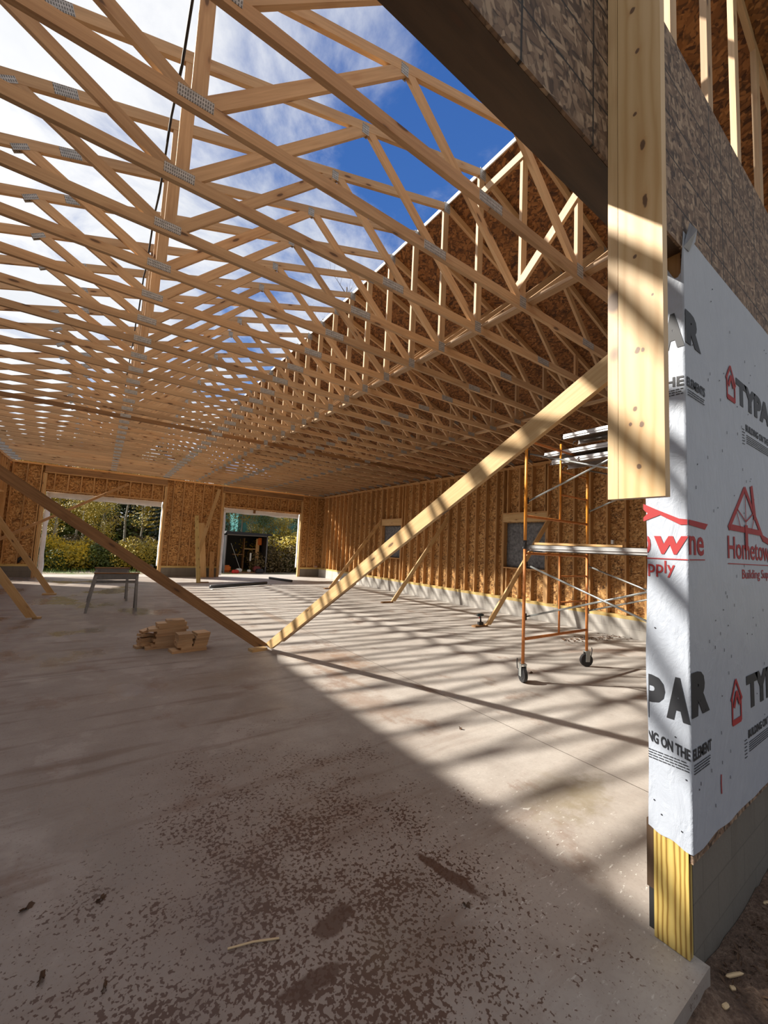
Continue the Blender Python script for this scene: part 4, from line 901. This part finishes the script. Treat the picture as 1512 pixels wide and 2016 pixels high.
row(['aspen_c', 'aspen_a'], 32, fr(-4.2, 1.0, 4), 'bright yellow aspen at the left of the left door view', 'yellow aspens beyond the left door', (.6, .75))
plant('spruce', 3.7, 33.5, -.5, .8, 'dark spruce at the right edge of the left door view')
row(['bush_g', 'bush_g', 'bush_y'], 29.5, fr(-3.6, 4.3, 8), 'low leafy bush at the edge of the yard beyond the left far door', 'bushes beyond the left door', (.9, 1.2), 'bush')
row(['bush_b', 'bush_g'], 31.5, fr(-4, 5, 7), 'brown-green brush behind the front bushes of the left door view', 'brush beyond the left door', (1.0, 1.3), 'bush')
row(['aspen_a', 'aspen_b', 'aspen_a', 'aspen_c'], 33, fr(9.8, 14.4, 6), 'thin yellow-leaved tree before the teal building', 'trees beyond the right door', (.5, .62))
row(['bush_b', 'bush_y', 'bush_b', 'bush_g'], 29, fr(9.6, 13.2, 6), 'brushy thicket right of the black shed', 'thicket beyond the right door', (1.0, 1.5), 'bush')
row(['bush_y', 'bush_b'], 31, fr(9.5, 14.2, 5), 'taller yellow thicket behind the brush right of the shed', 'yellow thicket beyond the right door', (1.4, 1.8), 'bush')
row(['aspen_b', 'aspen_c'], 34, fr(7.0, 9.6, 4), 'leafy tree standing behind the black shed', 'trees behind the shed', (.7, .8))
for (x, y, s, lab) in ((11.9, 22.6, .88, 'tall bare tree whose twigs show left of the ridge'), (13.2, 23.3, .95, 'tall bare tree whose twigs show just above the ridge edge'), (11.2, 24.6, .86, 'bare treetop farthest left above the roof edge')): plant('bare', x, y, -.4, s, lab)
mb = MB()
for i in range(2600):
    x = rnd.uniform(-4.5, 13.5); y = rnd.uniform(26.5, 29.5) if x < 5 else rnd.uniform(28, 30); h_ = rnd.uniform(.08, .28); a = rnd.random()*6.28; z = -.42
    mb.add([(x, y, z), (x+.03*math.cos(a), y+.03*math.sin(a), z), (x+rnd.gauss(0, .05), y+rnd.gauss(0, .05), z+h_)], [(0, 1, 2)])
tag(mb.obj('tall_grass', M_GRASS), 'strip of green grass along the far edge of the yard', 'grass', kind='stuff')
# teal building
tb = empty('teal_building', (14, 40, -.6)); tag(tb, 'teal-walled building showing through the trees beyond the right far door', 'building')
mb = MB().box((-4, -3, 0), (6, 3, 7.2))
for k in range(40): mb.box((-4+.25*k, -3.02, 0), (-4+.25*k+.02, -3, 7.2))
mb.obj('siding', M_TEAL, tb); MB().add([(-4.4, -3.4, 7.2), (6.4, -3.4, 7.2), (6.4, 0, 8.6), (-4.4, 0, 8.6), (6.4, 3.4, 7.2), (-4.4, 3.4, 7.2)], [(0, 1, 2, 3), (3, 2, 4, 5), (0, 3, 5), (1, 4, 2), (0, 5, 4, 1)]).obj('roof', M_BLKMET, tb)
# black open shed
sh = empty('tool_shed', (8.05, 27.2, -.42)); tag(sh, 'black open-fronted shed crowded with tools beyond the right far door', 'shed')
hw, hh, dp = 1.38, 2.55, 2.6
mb = MB(); mb.box((-hw, dp-.03, 0), (hw, dp, hh)); mb.box((-hw, 0, 0), (-hw+.04, dp, hh)); mb.box((hw-.04, 0, 0), (hw, dp, hh)); mb.obj('shell', M_SHED, sh)
MB().box((-hw, 0, 0), (hw, dp, .06)).obj('shed_floor', M_OLD, sh)
MB().add([(-hw-.12, -.25, hh-.02), (hw+.28, -.25, hh-.02), (hw+.28, dp+.1, hh-.02), (-hw-.12, dp+.1, hh-.02), (-hw-.0, -.2, hh+.16), (hw+.2, -.2, hh+.10), (hw+.2, dp, hh+.16), (-hw, dp, hh+.16)], [(3, 2, 1, 0), (4, 5, 6, 7), (0, 1, 5, 4), (1, 2, 6, 5), (2, 3, 7, 6), (3, 0, 4, 7)]).obj('shed_roof', M_SHED, sh)
mb = MB(); 
for x in (-hw, hw-.07): mb.box((x, -.03, 0), (x+.07, .0, hh-.03))
mb.box((-hw, -.03, hh-.1), (hw, 0, hh-.03)); mb.obj('door_frame', plain('grey_frame', (.16, .16, .18), .5), sh)
MB().box((.15, 1.0, 1.55), (.95, 1.4, 1.6)).obj('shelf', M_BRACE, sh); MB().box((.1, 1.0, 0), (.14, 1.4, 2.3)).obj('shelf_side', M_OLD, sh); MB().box((.92, 1.0, 0), (1.15, 1.05, 2.3)).obj('shelf_side', M_BRACE, sh); MB().box((-.6, 1.1, 1.15), (.1, 1.6, 1.2)).obj('workbench', M_OLD, sh)
def bx(name, x, y, z, s, m, label, cat):
    o = MB().box((-s[0]/2, -s[1]/2, 0), (s[0]/2, s[1]/2, s[2])); 
    o = o.obj(name, m); bm = bmesh.new(); bm.from_mesh(o.data); bmesh.ops.bevel(bm, geom=bm.edges[:], offset=min(s)*.22, segments=3, affect='EDGES'); bm.to_mesh(o.data); bm.free(); o.location = (x, y, z); return tag(o, label, cat)
zf = -.36
bx('orange_toolbox', 6.98, 27.7, zf, (.5, .4, .42), M_ORP, 'orange tool box at the left inside the black shed', 'tool box'); bx('red_fuel_can', 7.35, 26.9, -.42, (.42, .3, .24), M_REDP, 'red fuel can on the ground before the shed', 'fuel can')
bx('white_sack', 7.75, 27.6, zf, (.38, .3, .22), M_WHITE, 'pale sack on the shed floor, middle', 'sack'); bx('red_crate', 8.95, 27.6, zf, (.5, .4, .38), plain('dull_red', (.22, .05, .05), .6), 'dull red crate at the right inside the shed', 'crate')
bx('orange_vest', 9.2, 28.15, 1.45, (.25, .08, .5), M_ORP, 'orange vest hanging at the right wall of the shed', 'vest'); bx('white_tube', 8.55, 27.9, .35, (.1, .1, .55), M_WHITE, 'white tube standing upright in the shed', 'tube'); bx('white_jug', 8.35, 27.35, zf, (.22, .18, .16), M_WHITE, 'small white jug near the shed door sill', 'jug')
bx('dark_bag', 8.95, 27.0, -.42, (.5, .4, .3), M_BLKMET, 'black bag on the ground at the right corner of the shed', 'bag')
o = MB().tube([(7.05, 27.3, 1.5), (7.75, 26.95, -.38)], .012, 8).obj('metal_bar', M_GALV); tag(o, 'thin metal bar leaning in the shed doorway', 'bar')
# pallet of blocks in the yard
o = empty('pallet', (2.6, 28.2, -.42)); tag(o, 'low pallet with pale rubble in the yard at the right of the left door', 'pallet')
mb = MB(); [mb.box((-.6, -.5+.2*k, .1), (.6, -.38+.2*k, .13)) for k in range(6)]; [mb.box((x, -.5, 0), (x+.08, .62, .1)) for x in (-.6, -.04, .52)]; mb.obj('slats', M_OLD, o)
o = bx('stone_block', 2.6, 28.2, -.29, (.5, .4, .3), M_BLKX, 'grey block lying on the yard pallet', 'block')
